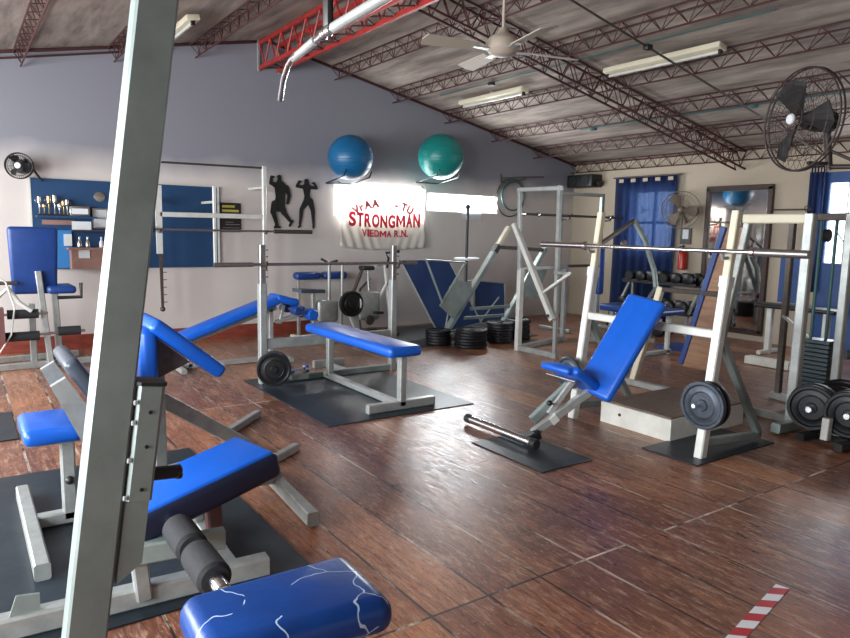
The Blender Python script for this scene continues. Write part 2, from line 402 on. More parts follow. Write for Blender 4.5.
for k in range(3): purlin([2.47,1.57,.66][k], 'rust red lattice purlin under the left roof slope, '+ORL[k])
t = thing('ridge_truss', 'bright red lattice beam running under the roof ridge', 'roof truss', (RX,D,3.4))
for dx in (-.12,.12):
    for z in (3.70,3.40):
        B().beam((RX+dx,D-.03,z),(RX+dx,SY+.05,z),.045,.045).build('chord', RED, t)
    b = B(); lacing(b, lambda s: V((RX+dx,D-.03-s*11.3,3.69)), lambda s: V((RX+dx,D-.03-s*11.3,3.41)), 66, .011); b.build('lacing', RED, t)
b = B(); lacing(b, lambda s: V((RX-.12,D-.03-s*11.3,3.40)), lambda s: V((RX+.12,D-.03-s*11.3,3.40)), 60, .009); b.build('lacing', RUST, t)
for dx in (-.14,.14): B().beam((RX+dx,D-.03,3.36),(RX+dx,D-.03,3.74),.03,.03).build('end_plate', STEEL, t)
t = thing('rafter_truss', 'dark red box truss crossing the right roof slope below the purlins', 'roof truss', (RX+.2,5.4,3.5))
x0,x1 = RX+.15, EX-.03
f1 = lambda s: V((x0+(x1-x0)*s,5.33,roof(x0+(x1-x0)*s)-.04)); f2 = lambda s: f1(s)+V((0,.14,0)); f3 = lambda s: f1(s)+V((0,0,-.23)); f4 = lambda s: f2(s)+V((0,0,-.23))
for f in (f1,f2,f3,f4): B().beam(f(0),f(1),.022,.022).build('chord', RUST, t)
b = B(); lacing(b,f1,f3,44,.007); lacing(b,f2,f4,44,.007,True); lacing(b,f1,f2,44,.005); b.build('lacing', RUST, t)
# pipes under the roof
t = thing('ceiling_pipe', 'thin dark pipe with a junction box crossing the right roof slope', 'pipe', (3.6,4.25,3.6))
B().rod((3.5,4.25,roof(3.5)-.20),(8.95,4.25,roof(8.95)-.20),.011,8).build('pipe', DKSTEEL, t)
B().rbox((5.4,4.25,roof(5.4)-.20),(1,0,0),(0,1,0),(.08,.06,.05),.01,2).build('junction_box', BLACK, t)
t = thing('electrical_conduit', 'thin teal conduit with round boxes fixed under the roof sheets', 'pipe', (7.5,6.8,2.9))
B().rod((7.5,7.0,roof(7.5)-.02),(7.5,3.2,roof(7.5)-.02),.010,8).build('pipe', TEAL, t)
for y in (6.75,4.4): B().lathe((7.5,y,roof(7.5)-.05),(0,0,1),[(.05,0),(.05,.03)],16).build('junction_box', TEAL, t)
t = thing('electrical_conduit', 'thin teal conduit beside the fluorescent lamps under the roof', 'pipe', (5.65,6.8,2.9))
B().rod((5.65,7.9,roof(5.65)-.02),(5.65,3.2,roof(5.65)-.02),.008,8).build('pipe', TEAL, t)
B().lathe((5.65,6.8,roof(5.65)-.06),(0,0,1),[(.045,0),(.045,.04)],16).build('junction_box', BLACK, t)
def batten(x, y0, y1, label, right=True):
    sg = -SL if x > RX else SL
    z = roof(x)-.075; t = thing('fluorescent_light', label, 'ceiling light', (x,(y0+y1)/2,z))
    B().rbox((x,(y0+y1)/2,z),(1,0,sg),(0,1,0),(.13,y1-y0,.055),.008,2).build('housing', CREAM, t)
    B().rod((x,y0+.04,z-.045),(x,y1-.04,z-.045),.015,12).build('tube', WHITE, t)
    b = B()
    for y in (y0+.025,y1-.025): b.rbox((x,y,z-.04),(1,0,0),(0,1,0),(.04,.03,.06),.004,1)
    b.build('lamp_holder', BLACK, t)
    B().rod((x,(y0+y1)/2,z+.02),(x,(y0+y1)/2,roof(x)),.02,8).build('mount', STEEL, t)
batten(5.94,3.83,5.2,'long cream fluorescent batten under the right roof slope, nearer one')
batten(5.90,6.45,7.73,'long cream fluorescent batten under the right roof slope, farther one by the banner wall')
batten(2.0,6.9,7.9,'cream fluorescent batten under the left roof slope behind the leaning mast')
# ceiling fan
FANC = mat('dusty_cream_plastic', (.36,.31,.25), .5)
t = thing('ceiling_fan', 'cream ceiling fan hanging from the ridge truss on a long rod', 'fan', (RX,3.96,2.78))
B().rod((RX,3.96,2.85),(RX,3.96,3.39),.012,10).build('downrod', FANC, t)
B().lathe((RX,3.96,2.70),(0,0,1),[(.04,0),(.09,.015),(.125,.05),(.125,.10),(.10,.135),(.05,.16),(.03,.20)],28).build('motor', FANC, t)
for a in (78,168,258,348):
    c,s = math.cos(math.radians(a)), math.sin(math.radians(a)); P = lambda r,w,z=0: (RX+c*r-s*w, 3.96+s*r+c*w, 2.745+z)
    bl = B().prism([P(.2,-.05,-.012),P(.62,-.07,-.016),P(.64,0,0),P(.62,.07,.016),P(.2,.05,.012)],(0,0,.008)).build('blade', FANC, t)
    B().prism([P(.09,-.02),P(.24,-.03),P(.24,.03),P(.09,.02)],(0,0,-.006)).build('blade_bracket', STEEL, bl)

# ------------------------------------------------------------------ cage fans
def cage_fan(name, label, c, n, R, m_c, hubm, support, depth=.16):
    c = V(c); n = V(n).normalized(); d,s,u = frame(n); t = thing(name, label, 'fan', tuple(c))
    b = B()
    for r,o in ((R,0),(R,-.03)): b.torus(c+n*o, n, r, .0065, 48, 6)
    for f,sgn in ((1,1),(-1,-1)):
        for r in (.3,.55,.8): b.torus(c+n*(sgn*depth/2*(1-r**2)), n, R*r, .002, 40, 5)
        for i in range(36):
            a = 2*PI*i/36; dr = s*math.cos(a)+u*math.sin(a)
            b.path([c+dr*R*r+n*(sgn*depth/2*(1-r**2)) for r in (.12,.4,.7,1)], .0015, 4)
    b.build('cage', m_c, t)
    for i in range(3):
        a = 2*PI*i/3+.75; pts=[]
        d1 = s*math.cos(a)+u*math.sin(a); d2 = s*math.cos(a+.45)+u*math.sin(a+.45); d3 = s*math.cos(a+.8)+u*math.sin(a+.8)
        B().prism([c+d1*R*.1+n*.02, c+d1*R*.85+n*.03, c+d2*R*.9, c+d3*R*.75-n*.03, c+d3*R*.1-n*.02], n*.004).build('fan_blade', BLACK if m_c is FANW else m_c, t)
    B().lathe(c+n*(depth/2-.02), n, [(.030,0),(.034,.01),(.028,.022),(.01,.026)],20).build('badge', hubm, t)
    B().lathe(c-n*(depth/2+.17), n, [(.05,0),(.068,.02),(.068,.15),(.05,.22)],20).build('motor', BLACK, t)
    sb = B()
    for p,q,r in support: sb.rod(p,q,r,10)
    sb.build('bracket', m_c, t)
    return t
fc = V((4.44,2.29,2.165)); fn = V((-.93,.37,0))
cage_fan('wall_fan','large black cage fan mounted high on a bracket at right', fc, fn, .315, FANW, PAPER,
   [(tuple(fc-fn*.2-V((0,0,.02))),(4.64,2.18,1.86),.022),((4.64,2.18,1.88),(4.74,1.66,1.86),.016),((4.64,2.18,1.98),(4.74,1.66,1.70),.010),((4.50,2.25,1.9),(4.64,2.18,1.9),.012)])
cage_fan('wall_fan','grey brown cage fan on the end wall beside the blue curtain', (8.76,6.14,1.80), (-.86,-.5,0), .27, BROWNG, BROWNG,
   [((8.86,6.17,1.78),(9.02,6.2,1.62),.02),((8.86,6.17,1.78),(8.86,6.17,1.5),.014)], .14)
cage_fan('wall_fan','small black wall fan at the upper left above the leg machine', (.58,8.3,2.0), (-.35,-1,0), .13, BLACK, PAPER,
   [((.62,8.35,1.98),(.62,8.5,1.95),.02),((.64,8.35,2.08),(.80,8.42,1.86),.012)], .08)

# ------------------------------------------------------------------ gable wall dressing
for n_,m_,x,z,r,lb in (('exercise_ball',BALLB,4.39,2.365,.30,'blue exercise ball resting on a wall bracket above the banner'),('exercise_ball',BALLT,5.87,2.49,.33,'teal green exercise ball on a wall bracket above the long window')):
    t = thing(n_, lb, 'exercise ball', (x,8.16,z-r), 'exercise balls high on the wall')
    B().sphere((x,8.16,z), r, 30, .98).build('ball', m_, t)
    b = B()
    for k in range(-3,4): b.torus((x,8.16,z+k*.045), (0,0,1), math.sqrt(r*r-(k*.045)**2)*1.001, .0025, 44, 4)
    b.build('rib', m_, t)
for x,z,r,w in ((4.39,2.365,.30,'blue'),(5.87,2.49,.33,'teal green')):
    b = B()
    b.path([(x-.19,8.5,z-r-.03),(x-.19,7.98,z-r+.04),(x-.19,7.92,z-r+.12)], .01, 8); b.path([(x+.19,8.5,z-r-.03),(x+.19,7.98,z-r+.04),(x+.19,7.92,z-r+.12)], .01, 8)
    b.rod((x-.2,8.49,z-r-.03),(x+.2,8.49,z-r-.03),.01,8)
    solo(b, 'ball_bracket', BLACK, 'black wall bracket holding the %s exercise ball'%w, 'bracket', 'ball brackets', (x,8.5,z-r))
# banner
t = thing('banner', 'white cloth banner with red strongman lettering hung over the window', 'banner', (5.09,8.42,1.17))
b = B(); nx, nz = 56, 24; X0,X1,Z0,Z1 = 4.37,5.80,1.165,2.03; rows=[]
for j in range(nz+1):
    row=[]
    for i in range(nx+1):
        s = i/nx; h = j/nz; x = X0+(X1-X0)*s; x += .02*math.sin(PI*h)*(1 if s<.5 else -1)*abs(s-.5)*2
        z = Z0+(Z1-Z0)*h - .035*math.sin(PI*s)*(1-h)
        dip = abs(s-.5)*2
        y = 8.42 + .018*math.sin(30*(dip+ (1-h)*.5))*(1-h)*min(1,dip*1.5+.15)
        row.append(b.bm.verts.new((x,y,z)))
    rows.append(row)
b.skin(rows, cap=False, close=False)
bn = b.build('cloth', CLOTH, t)
md = bn.modifiers.new('thickness','SOLIDIFY'); md.thickness = .002
for x_ in (4.39,5.78): B().path([(x_,8.42,2.025),(x_,8.46,2.05),(x_,8.499,2.07)],.006,6).build('hanging_cord', DKSTEEL, t)
def text(body, size, loc, m, parent, name, bold=.012, sx=1., rot=0, sp=1., wid=None):
    cu = bpy.data.curves.new('lettering','FONT'); cu.body = body; cu.size = size; cu.align_x = 'CENTER'; cu.offset = bold*size/.2; cu.extrude = .002; cu.space_character = sp
    o = bpy.data.objects.new('lettering', cu); C.objects.link(o)
    bpy.context.view_layer.update()
    me = bpy.data.meshes.new_from_object(o.evaluated_get(bpy.context.evaluated_depsgraph_get()))
    bpy.data.objects.remove(o)
    if wid:
        xs = [v.co.x for v in me.vertices]; cx_ = (max(xs)+min(xs))/2
        for v in me.vertices: v.co.x -= cx_
        sx = wid/(max(xs)-min(xs))
    me.transform(Matrix.Diagonal((sx,1,1,1))); me.transform(Matrix.Rotation(rot,4,'Z')); me.transform(Matrix.Rotation(PI/2,4,'X'))
    me.materials.clear(); me.materials.append(m)
    q = bpy.data.objects.new(name, me); C.objects.link(q)
    off = V((0,0,0)); p = parent
    while p is not None: off += p.location; p = p.parent
    q.parent = parent; q.location = V(loc)-off; return q
def word(chars, size, cx, half, y, zf, m, bold, taper=0.):
    wd = {'M':1.42,'W':1.3,'I':.45,'.':.42,' ':.5,'N':1.08,'G':1.08,'O':1.1,'R':1.0,'E':.9,'D':1.05}
    ws = [wd.get(c_,1.)*(1+taper*(1-abs(2*i/(len(chars)-1)-1))) for i,c_ in enumerate(chars)]; tot = sum(ws); x = 0
    for c_,w_ in zip(chars, ws):
        s_ = 2*(x+w_/2)/tot-1; x += w_
        if c_ == 'M':   # drawn as one outline: two stems and the V between them
            hh = size*(1-.12*(1-abs(s_)))*.69; ww = .90*half*2*w_/tot; st = ww*.24; x0_ = cx+s_*half-ww/2; z0_ = zf(s_)
            out = [(0,0),(st,0),(st,hh*.62),(ww/2,hh*.12),(ww-st,hh*.62),(ww-st,0),(ww,0),(ww,hh),(ww-st,hh),(ww/2,hh*.46),(st,hh),(0,hh)]
            B().prism([(x0_+a_, y+.002, z0_+b_) for a_,b_ in out], (0,-.004,0)).build('letter', m, t, False)
        elif c_ != ' ': text(c_, size*(1-.12*(1-abs(s_))), (cx+s_*half, y, zf(s_)), m, t, 'letter', bold, wid=(.90 if c_ not in 'I.' else .7)*half*2*w_/tot)
word('STRONGMAN', .265, 5.09, .60, 8.392, lambda s_: 1.455+.022*abs(s_), REDINK, .009)
word('VIEDMA R.N.', .145, 5.09, .39, 8.39, lambda s_: 1.315+.01*abs(s_), REDINK, .006)
for a,ch in ((-62,'V'),(-48,'r'),(-33,'A'),(-18,'A'),(22,'-'),(38,'T'),(54,'U')):
    r = math.radians(a); text(ch, .15, (5.08+.50*math.sin(r), 8.395, 1.585+.19*math.cos(r)-.03), FAINT, t, 'letter', .012, 1, -r*.5)
b = B(); b.path([(4.80+.29*(1+math.sin(a)),8.398,1.66+.10*math.cos(a)) for a in [k*PI/20-PI/2 for k in range(21)]], .005, 6); b.build('arc_line', FAINT, t)
solo(B().box((6.55,8.490,1.60),(6.93,8.499,1.80)), 'bright_sash_panel', WHPATCH, 'small white panel standing in for the bright lower sash of the long high window', 'cloth', None, (6.75,8.47,1.6))  # thin white panel added in place of the window's bright lower sash
# black wall figures
def limb(b,p,q,w1,w2,y=8.478):
    p,q = V((p[0],0,p[1])),V((q[0],0,q[1])); d=(q-p).normalized(); s=V((d.z,0,-d.x)); pts=[]
    for k in range(7): a=PI*k/6; pts.append(p + (s*math.cos(a) - d*math.sin(a))*w1/2)
    for k in range(7): a=PI*k/6; pts.append(q + (-s*math.cos(a) + d*math.sin(a))*w2/2)
    b.prism([(v.x,y,v.z) for v in pts],(0,.012,0))
# male figure x 3.42..3.78, z 1.42..2.1
def fig(b, scale, ox, oz, segs):
    for i,(p,q,w1,w2) in enumerate(segs):
        limb(b,(ox+p[0]*scale,oz+p[1]*scale),(ox+q[0]*scale,oz+q[1]*scale),w1*scale,w2*scale,8.478-.0007*i)
k_ = 1/797.  # one crop pixel of the traced figures
segs = [((150,-125),(152,-150),34,30),((150,-165),(150,-185),44,50),((115,-195),(205,-215),40,60),((160,-205),(158,-290),100,76),((158,-290),(150,-360),76,96),
        ((115,-190),(80,-178),40,30),((80,-178),(84,-128),32,22),((84,-130),(100,-128),24,18),((215,-215),(236,-270),44,30),((236,-270),(220,-335),30,20),
        ((112,-345),(96,-410),64,50),((96,-410),(125,-505),44,28),((125,-515),(135,-532),34,22),((110,-532),(150,-532),22,20),((160,-350),(190,-415),62,44),((190,-415),(245,-480),38,26),((262,-478),(238,-518),20,18)]
zs = 8.9/7.97/1000
b = B(); fig(b, .00160, 3.275, 2.275, segs)
solo(b, 'wall_figure', BLACK, 'black cut-out of a flexing muscular man fixed on the wall', 'wall decoration', 'bodybuilder silhouettes', (3.6,8.48,1.42))
segs = [((392,-145),(394,-160),40,44),((394,-165),(394,-185),26,40),((360,-195),(430,-195),34,34),((394,-195),(396,-265),74,46),((396,-265),(402,-310),46,74),
        ((362,-195),(308,-190),30,26),((306,-190),(328,-152),24,20),((325,-152),(342,-152),20,14),((430,-195),(480,-198),30,26),((482,-198),(462,-162),24,20),((462,-160),(446,-158),20,14),
        ((388,-315),(345,-378),54,34),((345,-378),(330,-500),36,18),((330,-515),(318,-528),20,14),((422,-310),(446,-385),56,36),((446,-385),(454,-505),36,18),((454,-515),(452,-530),22,16)]
b = B(); fig(b, .00160, 3.275, 2.275, segs)
solo(b, 'wall_figure', BLACK, 'black cut-out of a woman flexing both arms fixed on the wall', 'wall decoration', 'bodybuilder silhouettes', (3.98,8.48,1.42))
# poster
t = thing('wall_poster', 'small black poster with two yellow lines of text on the wall', 'poster', (2.87,8.48,1.35))
B().box((2.735,8.485,1.35),(3.0,8.497,1.715)).build('sheet', POSTB, t)
b = B(); b.box((2.76,8.481,1.655),(2.92,8.485,1.685)); b.box((2.76,8.481,1.60),(2.97,8.485,1.63)); b.build('yellow_writing', YELL, t)
b = B(); b.box((2.80,8.481,1.44),(2.98,8.485,1.45)); b.box((2.76,8.481,1.40),(2.98,8.485,1.408)); b.box((2.80,8.481,1.47),(2.90,8.485,1.478)); b.build('grey_writing', RAWST, t)
# blue board with trophy shelf
t = thing('wall_board', 'long dark blue painted board with shelves on the banner wall', 'board', (1.69,8.47,.92))
B().box((.69,8.46,.915),(2.69,8.49,1.895)).build('panel', BOARD, t)
B().box((2.69,8.455,.915),(2.715,8.49,1.9)).box((.675,8.455,.915),(.69,8.49,1.9)).build('edge_trim', WHITE, t)
B().box((.72,8.28,1.475),(1.30,8.46,1.495)).build('shelf', BOARD, t)
B().box((1.05,8.30,1.335),(1.60,8.46,1.35)).build('shelf', DKSTEEL, t)
B().box((.78,8.44,1.40),(1.10,8.458,1.45)).build('shelf_edge', PINKW, t)
B().box((.90,8.44,.925),(1.06,8.459,1.34)).build('light_blue_strip', LTBLUE, t)
t = thing('wall_cabinet', 'pinkish brown counter box fixed under the trophy shelf', 'cabinet', (1.3,8.3,.92))
B().box((1.03,8.28,.92),(1.62,8.46,1.13)).build('body', PINKW, t); B().box((1.0,8.25,1.13),(1.65,8.46,1.155)).build('top', PINKW, t)
solo(B().box((1.10,8.272,1.04),(1.21,8.28,1.13)), 'paper_note', PAPER, 'white paper note stuck on the pinkish counter front', 'paper', None, (1.15,8.27,1.04))
solo(B().box((1.05,8.30,1.351),(1.24,8.31,1.44)), 'paper_sheet', PAPER, 'white sheet standing on the dark lower shelf', 'paper', None, (1.15,8.3,1.35))
solo(B().box((.98,8.43,1.17),(1.06,8.44,1.30)), 'paper_note', PAPER, 'pale blue note on the light blue strip', 'paper', None, (1.02,8.43,1.17))
t = thing('certificate_frame', 'pale framed certificates on the blue board', 'picture frame', (1.36,8.45,1.4))
B().box((1.28,8.445,1.37),(1.44,8.459,1.59)).build('frame', SILV, t); B().box((1.295,8.44,1.49),(1.425,8.446,1.575)).build('print', PAPER, t); B().box((1.295,8.44,1.385),(1.425,8.446,1.475)).build('print', PAPER, t)
solo(B().lathe((1.36,8.455,1.72),(0,-1,0),[(.06,0),(.055,.01),(.02,.014)],20), 'wall_badge', SILV, 'faded round silver badge high on the blue board', 'badge', None, (1.36,8.455,1.72))
t = thing('display_case', 'small silvery box among the trophies on the shelf', 'box', (1.14,8.36,1.495))
B().rbox((1.14,8.38,1.55),(1,0,0),(0,1,0),(.20,.08,.11),.006,2).build('body', SILV, t); B().box((1.06,8.335,1.52),(1.22,8.34,1.58)).build('front_panel', PAPER, t)
for i,(x,h,m_) in enumerate(((.755,.20,SILV),(.80,.12,GOLD),(.845,.21,GOLD),(.90,.22,SILV),(.945,.13,SILV),(.985,.17,GOLD),(1.02,.18,SILV))):
    ad = ['leftmost silver trophy cup on the shelf','short golden trophy second from the left','tall golden trophy third from the left','tallest silver trophy in the middle of the shelf','short silver trophy right of the tallest','golden trophy sixth from the left','silver trophy next to the silvery box'][i]
    t = thing('trophy', ad, 'trophy', (x,8.37,1.495), 'trophies on the shelf')
    B().box((x-.018,8.352,1.495),(x+.018,8.388,1.515)).build('base', BLACK, t)
    z=1.515; B().lathe((x,8.37,z),(0,0,1),[(.012,0),(.006,.01),(.005,h*.5),(.018,h*.55),(.023,h*.72),(.019,h*.85),(.022,h-.02)],14).build('cup', m_, t)
    b=B(); b.torus((x-.026,8.37,z+h*.68),(0,1,0),.011,.002,12,5); b.torus((x+.026,8.37,z+h*.68),(0,1,0),.011,.002,12,5); b.build('handle', m_, t)
for i,x in enumerate((1.12,1.20,1.34)):
    t = thing('bottle', ['leftmost small bottle on the pinkish counter','middle small bottle on the pinkish counter','slim white bottle at the right on the pinkish counter'][i], 'bottle', (x,8.32,1.155), 'bottles on the counter')
    B().lathe((x,8.32,1.156),(0,0,1),[(.022,0),(.024,.01),(.024,.06),(.010,.08),(.009,.10)],14).build('body', PAPER if i==2 else SILV, t)
    B().lathe((x,8.32,1.256),(0,0,1),[(.011,0),(.011,.018)],12).build('cap', PAPER, t)
# hoops and cable on the wall near the corner
b = B(); b.path([(7.31,8.47,2.28),(7.6,8.3,2.31),(7.98,8.2,2.33)],.012,8); b.path([(7.31,8.48,2.35),(7.31,8.46,2.10),(7.45,8.42,2.22),(7.70,8.3,2.30)],.012,8)
solo(b, 'wall_hook', DKSTEEL, 'dark angled steel hook bracket on the wall near the corner', 'bracket', None, (7.31,8.48,2.2))
solo(B().torus((7.56,8.452,2.03),(0,1,.04),.25,.012,36,8), 'hoop', TEAL, 'large teal hoop hanging from the wall hook', 'hoop', 'hoops on the hook', (7.56,8.45,2.03))
solo(B().torus((7.52,8.475,1.98),(0,1,.03),.30,.009,36,8), 'hoop', DKSTEEL, 'large thin black hoop hanging from the wall hook', 'hoop', 'hoops on the hook', (7.52,8.475,1.98))
t = thing('wall_speaker', 'black speaker box high in the far corner', 'speaker', (8.9,8.15,2.2))
B().rbox((8.88,8.14,2.31),(1,0,0),(0,1,0),(.26,.56,.21),.02,3).build('cabinet', BLACK, t)
for y in (8.0,8.28): B().lathe((8.755,y,2.31),(-1,0,0),[(.085,0),(.08,.012),(.04,.004),(.02,.008)],24).build('driver', RUBBER, t)
B().rod((8.9,7.95,2.34),(8.9,7.80,2.25),.05,12).build('horn', BLACK, t)

# ------------------------------------------------------------------ back wall dressing
def drape(name, y0, y1, z0, z1, x, m_, label, folds, amp=.03):
    t = thing(name, label, 'curtain', (x,(y0+y1)/2,z0)); b = B(); n=90; rows=[]
    for j in range(13):
        h=j/12; rows.append([b.bm.verts.new((x+amp*math.sin(folds*2*PI*i/n+.6*math.sin(3*h))*(1.15-.5*h), y0+(y1-y0)*i/n, z0+(z1-z0)*h)) for i in range(n+1)])
    b.skin(rows, cap=False, close=False); o=b.build('cloth', m_, t); s=o.modifiers.new('thickness','SOLIDIFY'); s.thickness=.003
    B().rod((x,y0-.05,z1+.01),(x,y1+.05,z1+.01),.011,10).build('rod', DKSTEEL, t)
    for q in range(5):
        yy = y0+(y1-y0)*(.08+.2*q); B().rbox((x-.03,yy,z1-.045),(1,0,0),(0,1,0),(.01,(y1-y0)*.08,.055),.003,1).build('tab', WALLB, t)
    return t
drape('window_curtain', 6.35,7.50,.10,2.325,8.93,CURT,'full length dark blue curtain over the patterned window, between speaker and fan',7)
drape('window_curtain', 4.24,4.42,.75,2.32,8.93,CURT,'narrow dark blue curtain drawn aside at the bright glazed door',3,.025)
t = thing('wall_mirror', 'tall dark framed mirror hanging on the end wall', 'mirror', (9.0,5.38,.12))
B().box((8.985,4.96,.16),(8.992,5.81,2.06)).build('mirror_glass', MIRR, t, False)
b=B()
for p,q in (((4.93,.12),(4.93,2.10)),((5.84,.12),(5.84,2.10)),((4.90,2.10),(5.87,2.10)),((4.90,.12),(5.87,.12))): b.beam((8.985,p[0],p[1]),(8.985,q[0],q[1]),.05,.07)
b.build('frame', DKWOOD, t)
solo(B().box((8.975,4.42,.58),(9.019,4.72,1.20)), 'blue_panel', DOORB, 'small upright blue panel on the end wall beside the glazed door', 'panel', None, (9,4.57,.58))
t = thing('fire_extinguisher', 'red fire extinguisher on the end wall under the small fan', 'fire extinguisher', (8.93,6.18,.95))
B().lathe((8.951,6.18,.92),(0,0,1),[(.05,0),(.068,.02),(.068,.22),(.05,.28),(.025,.31)],22).build('cylinder', REDP, t)
B().lathe((8.951,6.18,1.23),(0,0,1),[(.02,0),(.022,.04),(.012,.06)],12).build('valve', BLACK, t)
B().path([(8.91,6.18,1.27),(8.84,6.24,1.22),(8.84,6.27,1.08)],.01,8).build('hose', BLACK, t)
t = thing('safety_sign', 'small black and white sign above the fire extinguisher', 'sign', (9.01,6.19,1.3))
B().box((9.0,6.10,1.30),(9.012,6.28,1.54)).build('panel', BLACK, t); B().box((8.996,6.14,1.38),(9.0,6.24,1.52)).build('white_field', PAPER, t)
# shelf rail on wall at right of mirror
t = thing('wall_rail', 'thin horizontal steel rail with a loop on the end wall beside the mirror', 'rail', (8.9,4.6,1.78))
B().path([(8.97,4.9,1.79),(8.9,4.88,1.79),(8.9,4.35,1.79)],.009,8).torus((8.9,4.40,1.80),(1,0,0),.035,.006,16,6).build('bar', DKSTEEL, t)

# ------------------------------------------------------------------ dumbbell rack and dumbbells
t = thing('dumbbell_rack', 'two tier black dumbbell rack against the end wall below the extinguisher', 'rack', (8.6,6.25,0))
for y in (5.68,6.92):
    B().beam((8.42,y,0),(8.42,y,.30),.04,.04).beam((8.42,y,.28),(8.78,y,.80),.04,.04).beam((8.78,y,0),(8.78,y,.80),.04,.04).build('side_frame', STEEL, t)
for x,z in ((8.52,.30),(8.68,.70)):
    B().box((x-.13,5.66,z),(x+.13,6.94,z+.02)).box((x-.14,5.66,z),(x-.13,6.94,z+.05)).build('tray', BLACK, t)
def dumbbell(x,y,z,r,label,group):
    t = thing('dumbbell', label, 'dumbbell', (x,y,z), group)
    for s in (-1,1):
        B().lathe((x+s*.10-.045,y,z+r),(1,0,0),[(r*.8,0),(r,.012),(r,.078),(r*.8,.09)],14).build('head', BLKIRON, t)
    B().rod((x-.07,y,z+r),(x+.07,y,z+r),.014,10).build('handle', CHROME, t); return t
NM = ['leftmost','second','third','fourth','fifth','rightmost']
for i in range(6):
    dumbbell(8.68,6.82-.205*i,.721,.078+.005*(i%3),'black dumbbell on the upper tier of the wall rack, %s from the left'%NM[i] if 0<i<5 else 'black dumbbell at the %s end of the upper tier'%('left' if i==0 else 'right'),'dumbbells on the upper tier')
for i in range(6):
    dumbbell(8.52,6.80-.205*i,.321,.085+.005*(i%2),'large black dumbbell on the lower tier of the wall rack, %s from the left'%NM[i] if 0<i<5 else 'large black dumbbell at the %s end of the lower tier'%('left' if i==0 else 'right'),'dumbbells on the lower tier')
for i,(x,y) in enumerate(((8.30,6.72),(8.28,6.45),(8.28,6.18),(8.30,5.90))):
    dumbbell(x-.1,y,.001,.09,'heavy black dumbbell on the floor before the wall rack, %s from the left'%['first','second','third','fourth'][i],'dumbbells on the floor by the rack')

# ------------------------------------------------------------------ weight plates
def plate_prof(r, th):
    return [(.016,-th*.5),(r*.22,-th*.5),(r*.25,-th*.28),(r*.52,-th*.24),(r*.55,-th*.36),(r*.60,-th*.24),(r*.80,-th*.22),(r*.86,-th*.5),(r*.97,-th*.5),(r,-th*.3),
            (r,th*.3),(r*.97,th*.5),(r*.86,th*.5),(r*.80,th*.22),(r*.60,th*.24),(r*.55,th*.36),(r*.52,th*.24),(r*.25,th*.28),(r*.22,th*.5),(.016,th*.5)]
def plate(c, axis, r, th, m_, label, group, rib=True):
    c = V(c); t = thing('weight_plate', label, 'weight plate', tuple(c), group)
    B().lathe(c, axis, plate_prof(r,th), 36).build('disc', m_, t)
    B().lathe(c, axis, [(.028,-th*.56),(.03,-th*.5),(.03,th*.5),(.028,th*.56)],16).build('hub', m_, t)
    if rib:
        d,s,u = frame(axis); b=B()
        for k in range(4):
            a=k*PI/2+.5; dr=s*math.cos(a)+u*math.sin(a); b.beam(c+dr*r*.3-d*th*.32,c+dr*r*.78-d*th*.32,r*.05,th*.2,up=d)
        b.build('raised_marking', m_, t)
    return t

# ------------------------------------------------------------------ flat bench press station (centre left)
t = thing('bench_press_rack', 'silver two post bench press rack holding the long barbell above the flat bench', 'weight rack', (2.9,5.8,0))
for x in (2.235,3.615):
    p = B().beam((x,5.8,0),(x,5.8,.92),.07,.07,up=(0,1,0)).build('post', STEEL, t)
    B().beam((x,5.8,.90),(x,5.8,1.265),.055,.055,up=(0,1,0)).build('upper_post', RAWST, t)
    b=B()
    for k in range(5): b.rod((x+.028,5.772,.98+.06*k),(x+.045,5.765,.98+.06*k),.006,6)
    b.build('peg', DKSTEEL, t)
    B().path([(x,5.77,1.06),(x,5.70,1.06),(x,5.68,1.12)],.012,8).build('bar_hook', DKSTEEL, t)
B().beam((2.2,5.8,.03),(3.66,5.8,.03),.06,.06).build('base_beam', STEELG, t)
B().beam((2.27,5.8,.37),(3.58,5.8,.37),.05,.09).build('cross_beam', STEEL, t)
for x in (2.9,): B().beam((3.1,5.83,.03),(3.1,6.25,.03),.05,.05).beam((2.95,6.25,.03),(3.3,6.25,.03),.05,.09).build('rear_foot', STEEL, t)
t = thing('barbell', 'long bare steel barbell resting on the bench press rack before the banner wall', 'barbell', (2.8,5.72,1.09))
B().rod((1.78,5.71,1.095),(3.82,5.71,1.095),.013,12).build('shaft', RAWST, t)
B().rod((1.78,5.71,1.095),(2.12,5.71,1.095),.020,14).build('sleeve', RAWST, t); B().rod((3.72,5.71,1.095),(3.84,5.71,1.095),.018,14).build('sleeve', RAWST, t)
t = thing('flat_bench', 'flat weight bench with glossy blue pad standing on the black mat', 'bench', (2.85,5.0,0))
B().rbox((2.83,5.10,.475),(1,0,0),(0,1,0),(.30,1.56,.085),.034,4).build('pad', BLUEV, t)
B().box((2.73,4.42,.432),(2.97,5.88,.446)).build('pad_board', WHITE, t)
B().beam((2.85,4.42,.03),(2.85,4.42,.44),.06,.06,up=(0,1,0)).build('leg', STEEL, t)
B().beam((2.85,5.68,.03),(2.85,5.68,.44),.06,.06,up=(0,1,0)).build('leg', STEEL, t)
B().beam((2.85,4.42,.03),(2.85,5.76,.03),.06,.05).build('spine_beam', STEEL, t)
B().beam((2.54,4.42,.035),(3.16,4.42,.035),.06,.07).build('front_foot', STEEL, t)
B().beam((2.85,4.44,.415),(2.85,5.7,.415),.04,.035).build('under_rail', STEEL, t)
for i,(o,r) in enumerate(((0,.15),(.045,.15),(.09,.15))):
    ax = V((-.35,-.93,0)).normalized(); plate(V((2.26,5.60,.185))+ax*(o-.02), ax, r, .036, BLKIRON if i==2 else IRON, ['rear plate','middle plate','front plate'][i]+' of three on the peg at the foot of the bench press rack','plates on the bench rack peg')
